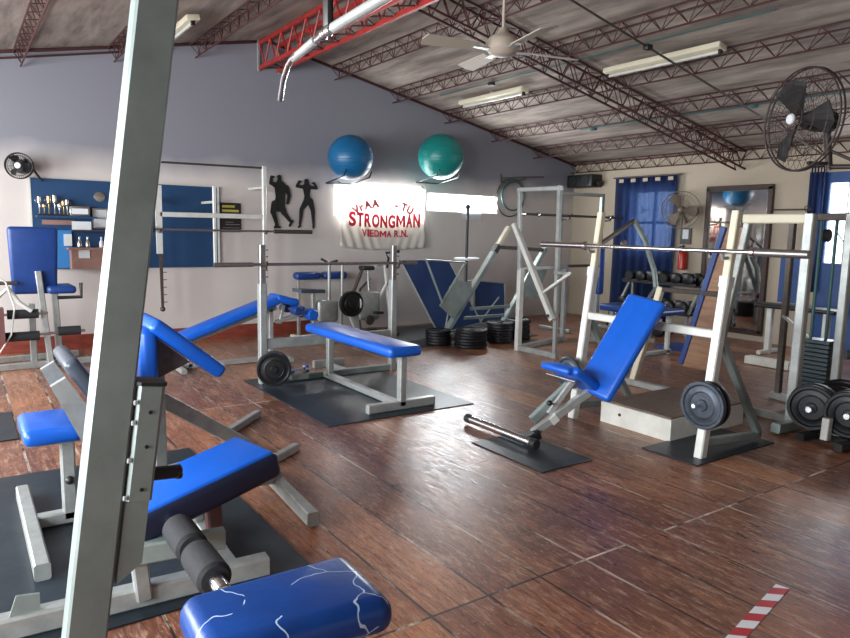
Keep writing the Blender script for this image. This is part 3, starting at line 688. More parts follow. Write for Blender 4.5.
t = thing('chrome_dumbbell', 'small chrome dumbbell on the floor beside the plates of the bench press rack', 'dumbbell', (2.5,5.62,0))
for s in (-.07,.07): B().lathe((2.50+s,5.62,.145),(1,0,0),[(.03,-.03),(.042,-.02),(.042,.02),(.03,.03)],16).build('head', CHROME, t)
B().rod((2.44,5.62,.145),(2.56,5.62,.145),.012,10).build('handle', CHROME, t)
B().box((2.42,5.57,.0605),(2.58,5.67,.105)).build('cradle', STEEL, t)

# mats
def rmat(x0,x1,y0,y1,label,m_=MATR,z=.008,name='rubber_mat'):
    solo(B().rbox(((x0+x1)/2,(y0+y1)/2,z/2),(1,0,0),(0,1,0),(x1-x0,y1-y0,z),.003,1), name, m_, label, 'mat', None, ((x0+x1)/2,(y0+y1)/2,0))
rmat(2.13,3.47,4.27,6.02,'large black rubber mat under the flat bench')
rmat(2.80,3.24,2.78,3.46,'small black rubber mat under the foot of the incline bench')
rmat(3.72,4.62,2.36,2.78,'narrow black rubber mat under the near foot of the right bench press rack')
rmat(-1.2,1.16,2.44,4.30,'big black rubber mat under the leg bench at lower left')
rmat(-1.2,.27,5.05,5.82,'black rubber mat at the left edge before the tall leg machine')
rmat(4.05,6.6,6.75,8.3,'black rubber mat under the leg press by the banner wall')
rmat(7.30,7.78,4.70,5.36,'blue exercise mat on the floor before the mirror',MATB,.03,'exercise_mat')
t_ = solo(B().box((-.40,-.026,0),(.63,.026,.0015)), 'floor_tape', TAPE, 'red and white striped tape stuck on the wooden floor', 'tape', None, (0,0,0)); t_.location=(2.10,1.183,.0008); t_.rotation_euler=(0,0,.19)
t_ = solo(B().box((-.5,-.03,0),(.12,.03,.0015)), 'floor_tape', TAPE, 'short red and white tape strip on the floor behind the leaning mast', 'tape', None, (0,0,0)); t_.location=(.93,5.52,.0008)

# ------------------------------------------------------------------ decline bench near the wall
t = thing('decline_bench', 'blue padded decline sit-up bench with foot rollers beside the banner wall', 'bench', (2.4,6.8,0))
p0, p1 = V((1.86,6.8,.315)), V((2.86,6.8,.665)); d_ = (p1-p0).normalized()
B().rbox((p0+p1)/2, d_, (0,1,0), ((p1-p0).length,.28,.085),.03,4).build('pad', BLUEV, t)
B().rbox(V((2.95,6.8,.655)), (1,0,-.25), (0,1,0), (.26,.28,.085),.035,4).build('knee_pad', BLUEV, t)
B().beam(p0+V((0,0,-.07)),p1+V((0,0,-.09)),.05,.05).build('frame_beam', STEEL, t)
B().beam((1.95,6.8,.02),(1.95,6.8,.29),.05,.05,up=(0,1,0)).build('leg', STEEL, t)
B().beam((2.80,6.8,.02),(2.80,6.8,.56),.05,.05,up=(0,1,0)).build('leg', STEEL, t)
B().beam((1.82,6.52,.03),(1.82,7.05,.03),.05,.05).build('foot', STEEL, t)
B().beam((1.82,6.8,.03),(2.95,6.8,.03),.05,.05).build('base_beam', STEEL, t)
B().beam((2.95,6.6,.03),(2.95,7.0,.03),.05,.05).build('foot', STEEL, t)
B().beam((2.86,6.8,.42),(3.20,6.8,.50),.04,.04).beam((2.95,6.8,.60),(2.90,6.8,.40),.035,.035).build('roller_arm', STEEL, t)
for y in (6.66,6.94):
    B().lathe((3.20,y-.08,.50),(0,1,0),[(.05,0),(.065,.02),(.065,.14),(.05,.16)],20).build('foot_roller', BLUEV, t)
    B().lathe((3.03,y-.08,.55),(0,1,0),[(.04,0),(.05,.02),(.05,.14),(.04,.16)],20).build('foot_roller', BLUED, t)
B().rod((3.20,6.6,.50),(3.20,7.0,.50),.012,8).rod((3.03,6.6,.55),(3.03,7.0,.55),.012,8).build('axle', STEEL, t)

# ------------------------------------------------------------------ wall rack behind
t = thing('wall_squat_rack', 'white tube rack of hanging posts and rails fixed before the banner wall', 'weight rack', (2.5,8.0,.0))
B().path([(1.93,8.0,2.115),(3.10,8.0,2.13)],.012,8).build('top_rod', DKSTEEL, t)
B().beam((1.90,8.0,1.54),(3.13,8.0,1.545),.04,.055).build('rail', WHITE, t)
B().taper((1.885,8.0,1.86),(1.885,8.0,1.1),.07,.06,.04,up=(0,1,0)).build('left_post', WHITE, t)
b=B().taper((1.895,8.0,1.1),(1.90,8.0,.50),.035,.025,.03,up=(0,1,0))
for k in range(7): b.rod((1.90,7.99,.55+.085*k),(1.95,7.99,.55+.085*k),.005,6)
b.sphere((1.90,8.0,.47),.03,10); b.build('hanging_peg_strip', DKSTEEL, t)
B().beam((2.51,8.0,.94),(2.51,8.0,1.88),.035,.035,up=(0,1,0)).build('middle_post', WHITE, t)
B().beam((3.12,8.0,.0),(3.12,8.0,2.15),.05,.05,up=(0,1,0)).build('right_post', WHITE, t)
for x,z in ((1.885,1.7),(2.51,1.7),(3.12,1.9)): B().beam((x,8.0,z),(x,8.5,z),.03,.03).build('wall_bracket', WHITE, t)
b=B()
for x in (1.885,3.12): b.path([(x,8.0,1.34),(x,7.93,1.345),(x,7.90,1.375)],.01,8)
b.build('bar_hook', DKSTEEL, t)
t = thing('barbell', 'steel barbell racked in front of the blue board, thick sleeve at right', 'barbell', (2.7,7.94,1.375))
B().rod((1.78,7.93,1.372),(3.25,7.93,1.372),.013,10).build('shaft', RAWST, t); B().rod((3.22,7.93,1.372),(3.72,7.93,1.372),.026,14).build('sleeve', DKSTEEL, t); B().rod((1.76,7.93,1.372),(1.82,7.93,1.372),.034,14).build('collar', BLACK, t)

# ------------------------------------------------------------------ left leg machine
t = thing('leg_extension_machine', 'leg machine with tall blue backrest at the far left', 'exercise machine', (.6,7.6,0))
bp = B().rbox((.615,7.62,1.05),(1,0,0),(0,-.12,1),(.43,.66,.09),.035,4)
for v in bp.bm.verts: v.co.x = .615+(v.co.x-.615)*(1-.10*(1.37-v.co.z)/.65)
bp.build('backrest', BLUED, t)
B().rbox((.83,7.62,.77),(1,0,0),(0,1,0),(.25,.40,.075),.03,4).build('seat', BLUED, t)
B().path([(.78,7.4,.70),(.99,7.4,.70),(.99,7.4,.84)],.018,10).build('handle', BLACK, t)
B().beam((.71,7.5,.02),(.64,7.56,.95),.055,.06,up=(0,1,0)).build('upright', STEEL, t)
B().beam((.80,7.62,.02),(.78,7.62,.72),.06,.06,up=(0,1,0)).build('seat_post', STEEL, t)
B().beam((.58,7.7,.02),(.58,7.7,.62),.06,.05,up=(0,1,0)).build('rear_post', STEEL, t)
for x0_,x1_,z in ((.36,.62,.545),(.30,.62,.33),(.78,.98,.36)):
    B().rod((x0_,7.48,z),(x1_,7.48,z),.045,18).build('foam_roller', FOAM, t)
B().rod((.28,7.48,.33),(1.02,7.48,.355),.014,10).rod((.3,7.48,.545),(.7,7.48,.545),.014,10).build('axle', CHROME, t)
B().beam((-.4,7.45,.03),(1.09,7.60,.03),.06,.06).build('base_beam', STEEL, t); B().beam((-.2,7.9,.03),(1.02,8.05,.03),.06,.06).build('base_beam', STEEL, t)
B().beam((.70,7.5,.03),(.74,8.0,.03),.06,.05).build('cross_beam', STEEL, t)
B().path([(.30,7.5,.72),(.38,7.45,.80),(.46,7.42,.66),(.56,7.42,.58)],.022,10).build('cam_arm', WHITE, t)
B().box((.05,7.35,.30),(.33,7.5,.62)).build('cover_plate', MAROON, t)
B().path([(.25,7.42,.95),(.36,7.40,.86),(.42,7.4,.62),(.38,7.4,.36),(.28,7.4,.20),(.1,7.4,.15)],.008,8).build('cable', WHITE, t)
B().beam((.12,7.6,.02),(.12,7.6,.85),.06,.06,up=(0,1,0)).build('side_post', STEEL, t)
B().rod((.10,7.55,.84),(.46,7.55,.84),.018,8).build('grip_bar', DKSTEEL, t)

# ------------------------------------------------------------------ preacher bench at far lower left
t = thing('preacher_bench', 'preacher curl bench with blue seat and grey arm pad behind the leaning mast', 'bench', (.36,3.4,0))
B().rbox((.295,3.56,.455),(1,0,0),(0,1,0),(.24,.40,.075),.032,4).build('seat', BLUEV, t)
B().box((.20,3.42,.405),(.41,3.70,.418)).build('seat_board', STEEL, t)
B().beam((.355,3.47,.03),(.355,3.47,.41),.06,.06,up=(0,1,0)).build('seat_post', STEEL, t)
B().sphere((.355,3.43,.22),.02,12).build('adjusting_knob', BLACK, t)
n_ = V((.46,0,.30)).normalized()
for y_ in (3.30,3.72): B().prism([(.285,y_,.70),(.345,y_,.735),(.50,y_,.46),(.52,y_,.30),(.42,y_,.38)],(0,.04,0)).build('side_plate', STEEL, t)
B().rbox((.455,3.53,.655),(.5,0,-.80),(0,1,0),(.36,.46,.07),.03,4).build('arm_pad', GREYV, t)
B().beam((.47,3.53,.03),(.47,3.53,.52),.06,.06,up=(0,1,0)).build('front_post', STEEL, t)
B().beam((.19,2.93,.035),(.19,3.91,.035),.06,.07).build('foot', STEEL, t)
B().beam((.20,3.47,.035),(.90,3.47,.035),.06,.06).build('base_beam', STEEL, t)

# ------------------------------------------------------------------ dual preacher bench (centre-left)
t = thing('biceps_curl_bench', 'curl bench with two blue pads forming an inverted V, right of the leaning mast', 'bench', (.86,3.8,0))
B().rbox((.785,3.78,.725),(0,0,1),(0,1,0),(.33,.36,.09),.035,4).build('front_pad', BLUEV, t)
B().rbox((.985,3.78,.77),(.38,0,-.31),(0,1,0),(.47,.38,.08),.03,4).build('arm_pad', BLUEV, t)
for y_ in (3.72,3.82): B().prism([(.83,y_,.60),(.83,y_,.84),(1.02,y_,.68)],(0,.02,0)).build('bracket_plate', DKSTEEL, t)
B().beam((.86,3.78,.03),(.86,3.78,.66),.065,.065,up=(0,1,0)).build('post', STEEL, t)
B().beam((.88,3.82,.47),(1.44,4.05,.05),.05,.08,up=(0,0,1)).build('brace', STEEL, t)
B().beam((.60,3.78,.03),(1.46,4.05,.03),.05,.05).build('base_beam', STEEL, t)
B().beam((1.47,3.73,.03),(1.45,4.42,.03),.05,.05).build('foot', STEEL, t)
B().beam((1.445,4.42,.03),(1.80,4.78,.03),.05,.05).build('foot_end', STEEL, t)
B().beam((1.475,3.73,.03),(1.72,3.90,.03),.05,.05).build('foot_end', STEEL, t)

# ------------------------------------------------------------------ leg bench with foam rollers
t = thing('leg_curl_bench', 'leg curl bench with blue topped black sided seat pad and black foam rollers', 'bench', (.8,2.7,0))
sp = B().rbox((.745,2.69,.365),(.60,.11,.125),(-.1,1,0),(.62,.33,.115),.03,4)
pad = sp.build('seat_pad', NAVY, t)
B().rbox((.737,2.688,.413),(.60,.11,.125),(-.1,1,0),(.585,.30,.03),.014,3).build('pad_top', BLUEV, t)
B().rod((.60,1.90,.33),(.60,2.62,.33),.016,16).build('roller_axle', CHROME, t)
for y0_,y1_ in ((1.97,2.17),(2.21,2.41)):
    B().lathe((.60,y0_,.33),(0,1,0),[(.044,0),(.055,.012),(.055,y1_-y0_-.012),(.044,y1_-y0_)],24).build('foam_roller', FOAM, t)
B().lathe((.60,1.885,.33),(0,1,0),[(.020,0),(.026,.005),(.026,.08),(.020,.085)],18).build('end_cap', CHROME, t)
B().beam((.44,2.48,.235),(.78,2.44,.235),.05,.075).build('front_arm', STEELG, t)
B().beam((.50,2.52,.04),(.48,2.50,.25),.055,.055,up=(0,1,0)).build('leg', STEEL, t)
B().beam((.84,2.74,.03),(.82,2.72,.32),.06,.06,up=(0,1,0)).build('leg', MAROON, t)
B().beam((-.5,2.60,.04),(.98,2.52,.04),.07,.08).build('base_beam', STEEL, t)
B().beam((.84,2.56,.04),(.86,3.20,.04),.06,.07).build('cross_beam', STEEL, t)
B().beam((.84,3.05,.22),(1.37,3.36,.07),.06,.07).build('rear_brace', STEEL, t)
B().beam((1.33,2.82,.035),(1.385,3.60,.035),.06,.07).build('rear_foot', STEEL, t)
B().beam((.84,3.03,.04),(.82,2.9,.32),.05,.05,up=(0,1,0)).build('rear_leg', STEEL, t)
B().prism([(.05,2.56,.0),(.17,2.56,.0),(.17,2.56,.14),(.10,2.56,.15)],(0,-.01,0)).build('gusset', STEELG, t)

# ------------------------------------------------------------------ lat machine in the foreground
t = thing('lat_pulldown_machine', 'large leaning grey steel mast of a pulldown machine with cracked blue seat', 'exercise machine', (.3,1.3,0))
def mx(z): return .047+.1375*z
B().beam((mx(0),1.225,0),(mx(2.35),1.225,2.35),.0655,.05,up=(0,1,0),ch=.08).build('mast', STEELG, t)
B().beam((mx(1.145)+.059,1.2225,1.145),(mx(.945)+.059,1.2225,.945),.044,.05,up=(0,1,0)).build('bracket_sleeve', STEELG, t)
B().beam((mx(1.152)+.059,1.2225,1.152),(mx(1.146)+.059,1.2225,1.146),.050,.056,up=(0,1,0)).build('rubber_stop', RUBBER, t)
for z in (1.10,1.04,.965): B().rod((mx(z)+.061,1.199,z),(mx(z)+.061,1.196,z),.0035,8).build('bolt_hole', BLACK, t)
for z in (1.12,1.085,1.02,.955): B().rbox((mx(z)+.0345,1.198,z),(1,0,0),(0,1,0),(.006,.004,.009),.002,2).build('weld_bead', PAPER, t)
B().prism([(mx(.945)+.038,1.203,.945),(mx(.945)+.077,1.203,.943),(mx(.83)+.077,1.203,.83),(mx(.80)+.038,1.203,.80)],(0,.04,0)).build('inner_tube', STEELG, t)
B().rod((mx(.975)+.085,1.24,.975),(mx(.975)+.135,1.24,.971),.0125,18).build('thigh_peg', RUBBER, t)
B().lathe((mx(.97)+.127,1.24,.9705),(1,0,0),[(.0105,0),(.0135,.002),(.0135,.010),(.0105,.012)],16).build('peg_cap', BLACK, t)
B().beam((mx(2.35)-.02,1.225,2.33),(.86,1.58,2.48),.06,.06).build('top_arm', STEELG, t)
B().lathe((.79,1.555,2.42),(0,1,0),[(.05,0),(.055,.006),(.045,.015),(.055,.024),(.05,.03)],24).build('pulley', BLACK, t)
B().rod((.79,1.59,2.40),(.79,1.59,2.03),.004,8).build('cable', DKSTEEL, t)
B().rbox((.79,1.59,1.965),(0,0,1),(0,1,0),(.10,.032,.02),.008,2).build('strap', BLACK, t)
lb = B().path([(.872,2.09,1.823),(.845,2.0,1.868),(.832,1.935,1.893),(.825,1.89,1.902),(.79,1.59,1.905),(.765,1.15,1.905),(.76,1.10,1.90),(.75,.92,1.82)],.0088,14).build('lat_bar', CHROME, t)
B().rod((.828,1.885,1.902),(.799,1.68,1.905),.0112,16).build('bar_grip', STEEL, lb)
B().rod((.786,1.55,1.905),(.766,1.17,1.905),.0128,16).build('bar_grip', STEEL, lb)
B().lathe((.79,1.60,1.905),(-.1,-1,0),[(.010,-.03),(.014,-.02),(.011,-.01),(.011,.01),(.014,.02),(.010,.03)],16).build('swivel', CHROME, lb)
seat = B().rbox((.625,1.48,.465),(1,-.04,0),(0,1,0),(.47,.30,.10),.045,5)
for v in seat.bm.verts:
    q=(v.co.x-.38)/.47
    v.co.y = 1.49+(v.co.y-1.49)*(1.0-.10*(1-q)); v.co.z += .012*math.sin(PI*min(1,max(0,q)))
seat.build('seat', CRACK, t)
B().box((.44,1.40,.39),(.78,1.58,.405)).build('seat_board', WOOD, t)
B().beam((.72,1.47,.03),(.72,1.47,.40),.06,.06,up=(0,1,0)).build('seat_post', STEEL, t)
B().beam((.765,1.47,.10),(.765,1.47,.39),.022,.03,up=(0,1,0)).build('seat_adjuster', BLACK, t)
B().beam((-.2,1.35,.03),(.95,1.47,.03),.06,.06).build('base_beam', STEEL, t)
B().beam((.93,1.28,.03),(.95,1.66,.03),.06,.06).build('front_foot', STEEL, t)
B().beam((mx(0),1.0,.03),(mx(0),1.45,.03),.06,.06).build('rear_foot', STEEL, t)

# ------------------------------------------------------------------ incline bench
t = thing('incline_bench', 'adjustable bench with steep bright blue backrest, beside the white step', 'bench', (3.6,3.45,0))
ax_ = V((1,-.06,0)).normalized(); ay_ = V((.06,1,0)).normalized()
a0, a1 = V((3.50,3.03,.36)), V((3.86,2.92,.975)); dd=(a1-a0).normalized()
B().rbox((a0+a1)/2, dd, ay_, ((a1-a0).length+.04,.33,.065),.028,4).build('backrest', BLUEV, t)
B().beam(a0+ax_*.05+V((0,0,0)),a1+ax_*.055+V((0,0,-.05)),.05,.035,up=ay_).build('backrest_rail', STEEL, t)
B().rbox((3.415,3.115,.455), ax_*.30+V((0,0,-.20)), ay_, (.29,.28,.06),.026,4).build('seat', BLUEV, t)
B().rbox(V((3.30,3.165,.520)), ax_, ay_, (.10,.28,.05),.022,3).build('seat_nose', BLUEV, t)
B().beam((3.12,3.235,.06),(3.56,3.045,.40),.045,.055).build('frame_beam', STEEL, t)
B().beam((3.20,3.30,.14),(3.44,3.20,.38),.05,.06).build('frame_beam', STEELG, t)
B().beam((3.27,3.21,.20),(3.40,3.12,.44),.04,.04).build('seat_support', STEEL, t)
B().rod(V((3.33,3.15,.45))-ay_*.12,V((3.33,3.15,.45))+ay_*.16,.013,10).build('pivot', CHROME, t)
B().sphere((3.22,3.16,.29),.02,12).rod((3.22,3.16,.29),(3.28,3.19,.27),.008,8).build('adjusting_knob', BLACK, t)
B().beam((3.245,3.165,.155),(3.285,3.148,.19),.03,.06).build('label_plate', WHITE, t)
B().rod((3.06,3.14,.045),(3.06,3.80,.045),.030,18).build('front_foot', CHROME, t)
for y_ in (3.10,3.79): B().rod((3.06,y_,.045),(3.06,y_+.05,.045),.033,16).build('foot_cap', RUBBER, t)
B().beam((3.06,3.22,.045),(3.16,3.20,.08),.09,.06).build('foot_joint', BLACK, t)
B().beam(a0+dd*.48+ax_*.05,a0+dd*.48+ax_*.125,.04,.04).build('rest_hook', DKSTEEL, t)

# ------------------------------------------------------------------ right bench press rack
t = thing('bench_press_rack', 'leaning white bench press rack at right with plates on its posts', 'weight rack', (4.0,3.0,0))
def gx(z): return 3.88+.128*z
for y in (2.45,3.55):
    B().beam((gx(0),y,0),(gx(1.15),y,1.15),.065,.06,up=(0,1,0)).build('post', WHITE, t)
    B().beam((gx(1.13),y,1.13),(gx(1.585),y,1.585),.05,.048,up=(0,1,0)).build('upper_post', CREAM, t)
    B().beam((gx(1.10),y,1.10),(gx(1.17),y,1.17),.078,.07,up=(0,1,0)).build('collar', WHITE, t)
    B().path([(gx(1.29),y,1.29),(gx(1.29)-.08,y,1.285),(gx(1.29)-.10,y,1.33)],.012,8).build('bar_hook', STEEL, t)
    B().beam((gx(.78)+.02,y,.79),(4.56,y,.06),.05,.05).build('rear_brace', STEELG, t)
    B().beam((3.93,y,.10),(4.56,y,.05),.05,.05).build('side_beam', STEELG, t)
    B().rod((gx(.36),y,.36),(gx(.36)-.16,y,.36),.014,12).build('plate_peg', CHROME, t)
B().beam((gx(.80),2.45,.80),(gx(.80),3.55,.80),.05,.055).build('cross_beam', WHITE, t)
t = thing('barbell', 'long polished barbell on the leaning white rack at right', 'barbell', (3.94,2.9,1.33))
B().rod((3.93,2.22,1.332),(3.93,3.56,1.332),.014,14).build('shaft', CHROME, t)
for a,bb_ in ((1.91,2.22),(3.56,4.02)):
    B().rod((3.93,a,1.332),(3.93,bb_,1.332),.024,16).build('sleeve', RAWST if a<3 else CHROME, t)
for y in (2.235,3.555): B().lathe((3.93,y,1.332),(0,1,0),[(.026,-.018),(.033,-.012),(.033,.012),(.026,.018)],18).build('collar', CHROME, t)
plate((3.84,2.43,.36),(-1,-.0,0),.155,.035,IRON,'grey cast iron plate on the near post of the leaning white rack','plates on the leaning rack')
plate((3.895,2.43,.36),(-1,-.0,0),.15,.032,BLKIRON,'black plate behind the grey one on the near post of the leaning rack','plates on the leaning rack',False)
plate((3.83,3.57,.36),(-1,-.0,0),.125,.03,IRON,'iron plate on the far post of the leaning rack behind the bench seat','plates on the leaning rack')
# step platform
t = thing('step_platform', 'low white wooden step platform with worn brown top', 'step', (4.42,3.05,0))
B().box((4.00,2.76,0),(4.90,3.38,.155)).build('box_body', STEPW, t); B().box((4.015,2.775,.155),(4.885,3.365,.168)).build('tread', TOPW, t)
B().rod((3.999,3.2,.09),(3.994,3.2,.09),.012,10).build('knot', DKWOOD, t)

# ------------------------------------------------------------------ hack squat frame (right)
t = thing('hack_squat_machine', 'tall white framed machine with a leaning brown board, behind the leaning rack', 'exercise machine', (5.15,2.8,0))
B().beam((5.10,2.50,0),(5.12,2.50,1.60),.07,.07,up=(0,1,0)).build('near_post', STEEL, t)
B().beam((5.12,2.47,1.565),(5.12,3.0,1.565),.07,.07).build('top_beam', CREAM, t)
B().beam((5.12,2.97,1.53),(5.16,3.20,.22),.05,.06,up=(1,0,0)).build('slide_rail', STEEL, t)
B().prism([(5.20,3.02,1.50),(5.20,3.19,1.50),(5.24,3.55,.28),(5.24,3.26,.28)],(.02,0,0)).build('back_board', WOOD, t)
B().beam((5.20,3.22,1.50),(5.25,3.56,.30),.05,.04,up=(1,0,0)).build('pad_edge', BLUED, t)
B().beam((5.24,2.60,.03),(5.24,4.50,.03),.06,.06).build('base_beam', STEEL, t)
B().beam((4.83,2.47,.05),(5.20,2.47,.03),.07,.07).build('near_foot', STEELG, t)
B().beam((5.25,4.07,.05),(5.33,3.88,.95),.06,.06,up=(1,0,0)).build('far_post', CREAM, t)
B().beam((5.16,3.20,.24),(5.24,3.05,.04),.05,.05,up=(1,0,0)).build('rail_foot', STEEL, t)
B().beam((5.33,3.88,.93),(5.16,3.10,.95),.04,.04).build('cross_beam', DKSTEEL, t)
# cable machine with weight stack
t = thing('cable_machine', 'cable tower with teal guide rods and black weight stack at the right', 'exercise machine', (6.0,2.75,0))
B().beam((5.80,2.52,0),(5.80,2.52,1.62),.07,.06,up=(0,1,0)).build('post', STEEL, t)
B().beam((5.95,3.05,0),(5.95,3.05,1.62),.05,.05,up=(0,1,0)).build('post', DKSTEEL, t)
B().beam((5.80,2.2,1.60),(5.95,3.08,1.60),.05,.06).build('top_beam', DKSTEEL, t)
for y in (2.68,2.80): B().rod((5.92,y,.1),(5.92,y,1.58),.013,12).build('guide_rod', TEAL, t)
b=B()
for k in range(13): b.rbox((5.92,2.76,.14+.036*k),(1,0,0),(0,1,0),(.16,.30,.032),.004,1)
b.build('weight_stack', STACKM, t)
B().lathe((5.90,2.72,1.45),(0,1,0),[(.05,0),(.055,.008),(.045,.02),(.055,.032),(.05,.04)],20).build('pulley', BLACK, t)
B().path([(5.90,2.68,1.50),(5.90,2.5,1.25),(5.90,2.42,.75)],.005,6).build('cable', STEEL, t)
B().beam((5.75,2.35,.03),(5.95,3.1,.03),.06,.06).build('base_beam', STEEL, t)
B().beam((5.92,3.05,.75),(5.92,2.55,.40),.025,.025).build('brace', STEEL, t)
# low weight rack and plates at right edge
t = thing('plate_stand', 'low black plate stand with white stub at the right edge', 'rack', (4.95,2.1,0))
B().beam((4.80,2.28,.04),(5.45,2.16,.04),.06,.05).beam((4.78,2.02,.04),(5.40,1.92,.04),.06,.05).beam((5.0,2.28,.04),(4.95,1.95,.04),.05,.05).build('base_frame', BLACK, t)
B().beam((4.86,2.14,.05),(4.87,2.14,.20),.06,.05,up=(0,1,0)).build('stub', WHITE, t)
B().rod((4.84,2.26,.235),(5.35,2.36,.235),.02,12).build('peg', CHROME, t); B().rod((4.88,2.03,.235),(5.40,2.10,.235),.02,12).build('peg', CHROME, t)
B().beam((5.18,2.25,.05),(5.18,2.32,.22),.04,.04,up=(1,0,0)).beam((5.2,1.97,.05),(5.22,2.05,.22),.04,.04,up=(1,0,0)).build('peg_support', BLACK, t)
for i in range(3): plate((4.92+.05*i,2.275+.01*i,.235),(-.98,-.2,0),.168-.008*abs(i-1),.04,BLKIRON,'black plate on the left peg of the low stand, '+['front','middle','rear'][i],'plates on the low stand')
for i in range(3): plate((4.95+.05*i,2.04+.008*i,.235),(-.99,-.13,0),.168-.008*abs(i-1),.04,BLKIRON,'black plate on the right peg of the low stand, '+['front','middle','rear'][i],'plates on the low stand')
plate((5.55,2.36,.22),(-.55,-.2,.8),.17,.045,BLKIRON,'black plate leaning behind the low stand','plates on the low stand')
t = thing('padded_machine', 'blue upright pad of a machine with black grip at the right edge of the picture', 'exercise machine', (4.5,1.9,0))
B().rbox((4.33,1.66,.80),(0,0,1),(.42,-.9,0),(.84,.20,.06),.025,4).build('pad', BLUEV, t)
B().beam((4.40,1.73,.02),(4.37,1.73,.70),.055,.055,up=(0,1,0)).build('post', WHITE, t)
B().rod((4.24,1.80,.755),(4.36,1.66,.755),.028,16).build('grip', FOAM, t)
B().beam((4.36,1.74,.03),(4.70,1.50,.03),.05,.05).build('base_beam', BLACK, t)

def shift(word_, dx, dy=0, dz=0):
    for o in bpy.data.objects:
        if o.parent is None and o.get('label','').startswith(word_): o.location += V((dx,dy,dz))
shift('blue padded decline sit-up', -.09); shift('preacher curl bench with blue seat', .02, 0, .008)
for w_ in ('leg curl bench','flat weight bench','leg press with two'): shift(w_, 0, 0, .008)
# small white things far behind (between the right posts)
t = thing('flat_bench', 'small white legged bench with black top far behind beside the glazed door', 'bench', (8.2,3.9,0))
B().rbox((8.2,4.05,.60),(1,0,0),(0,1,0),(.3,.95,.05),.02,3).build('pad', BLACK, t)
for y in (3.72,4.38): B().beam((8.2,y,0),(8.2,y,.58),.07,.07,up=(0,1,0)).beam((8.0,y,.03),(8.4,y,.03),.05,.05).build('leg', WHITE, t)
t = thing('round_table', 'round white topped table far behind near the glazed door', 'table', (8.35,3.2,0))
B().lathe((8.35,3.2,.62),(0,0,1),[(.30,0),(.31,.01),(.31,.03),(.30,.035)],36).build('tabletop', PAPER, t)
B().rod((8.35,3.2,.02),(8.35,3.2,.62),.03,14).build('pedestal', STEEL, t); B().lathe((8.35,3.2,0),(0,0,1),[(.2,0),(.2,.015),(.03,.04)],28).build('base', STEEL, t)
solo(B().rbox((7.35,3.9,.05),(0,1,0),(1,0,0),(.5,.12,.09),.01,2), 'wood_block', STEPW, 'short pale wooden block lying on the floor near the far bench', 'block', None, (7.35,3.9,0))

# ------------------------------------------------------------------ power cage with lever arm
t = thing('power_cage', 'tall white square cage with a diagonal lever arm in the far corner', 'weight rack', (5.9,5.9,0))
B().beam((5.57,6.04,0),(5.57,6.04,1.00),.075,.06,up=(0,1,0)).build('lower_post', WHITE, t)
B().beam((5.55,6.04,.98),(5.50,6.04,1.94),.045,.04,up=(0,1,0)).build('upper_post', STEEL, t)
B().beam((5.57,5.42,0),(5.57,5.46,1.95),.05,.045,up=(0,1,0)).build('upper_post', STEEL, t)
B().beam((5.50,6.06,1.92),(5.57,5.43,1.92),.05,.05).build('top_beam', STEEL, t)
B().beam((5.57,6.04,.03),(5.57,5.38,.03),.06,.06).build('base_beam', STEEL, t)
B().beam((5.57,6.04,.03),(6.60,6.30,.03),.06,.06).build('base_beam', STEEL, t)
B().beam((6.60,6.30,0),(6.60,6.30,1.0),.06,.06,up=(0,1,0)).build('rear_post', STEEL, t)
B().beam((5.57,6.04,.99),(6.60,6.30,.99),.05,.05).build('side_beam', STEEL, t)
la = B().beam((5.49,6.10,1.52),(5.49,5.40,.45),.065,.06).build('lever_arm', WHITE, t)
B().rod((5.46,5.44,.50),(5.40,5.42,.49),.018,10).build('arm_bolt', BLACK, la)
B().beam((5.49,5.58,.74),(5.50,5.16,1.00),.03,.03).build('arm_strut', WHITE, t)
B().beam((5.55,5.46,.98),(5.51,5.16,.99),.03,.03).build('strut_holder', STEEL, t)
# second rack with black barbell
t = thing('squat_rack', 'tall squat rack standing in the far corner before the blue curtain', 'weight rack', (7.3,7.0,0))
for x in (7.18,8.05): B().beam((x,7.0,0),(x,7.0,2.02),.06,.06,up=(0,1,0)).beam((x,6.7,.03),(x,7.3,.03),.06,.05).build('post', STEELG, t)
B().beam((7.16,7.0,1.99),(8.07,7.0,2.0),.05,.05).build('top_beam', STEEL, t)
for x in (7.18,8.05): B().path([(x,6.97,1.62),(x,6.83,1.63),(x,6.78,1.70)],.014,8).build('bar_hook', DKSTEEL, t)
B().beam((7.18,7.0,.95),(8.05,7.0,.95),.04,.04).build('cross_beam', DKSTEEL, t)
t = thing('barbell', 'black barbell with shiny collars on the squat rack in the far corner', 'barbell', (7.2,6.8,1.68))
B().rod((6.28,6.8,1.67),(8.30,6.8,1.67),.017,12).build('shaft', DKSTEEL, t)
for x in (6.28,6.55,8.0): B().lathe((x,6.8,1.67),(1,0,0),[(.02,-.02),(.032,-.015),(.032,.015),(.02,.02)],16).build('collar', CHROME, t)
t = thing('seated_press_machine', 'dark blue padded press machine standing behind the power cage', 'exercise machine', (7.2,5.9,0))
B().rbox((6.95,6.05,.95),(0,0,1),(.5,1,0),(.62,.24,.09),.03,4).build('backrest', BLUED, t)
B().rbox((7.1,5.75,.48),(1,0,0),(0,1,0),(.38,.45,.09),.03,4).build('seat', BLUED, t)
B().beam((7.1,5.9,0),(7.1,5.9,.45),.06,.06,up=(0,1,0)).beam((7.0,6.1,0),(7.0,6.1,1.3),.06,.06,up=(0,1,0)).build('frame_post', STEEL, t)
B().beam((6.8,6.1,.03),(7.6,5.6,.03),.06,.06).build('base_beam', STEEL, t)
B().path([(7.75,6.15,1.62),(7.75,5.95,1.35),(7.72,5.75,.95),(7.72,5.70,.70)],.035,12).build('lever_arm', STEELG, t)
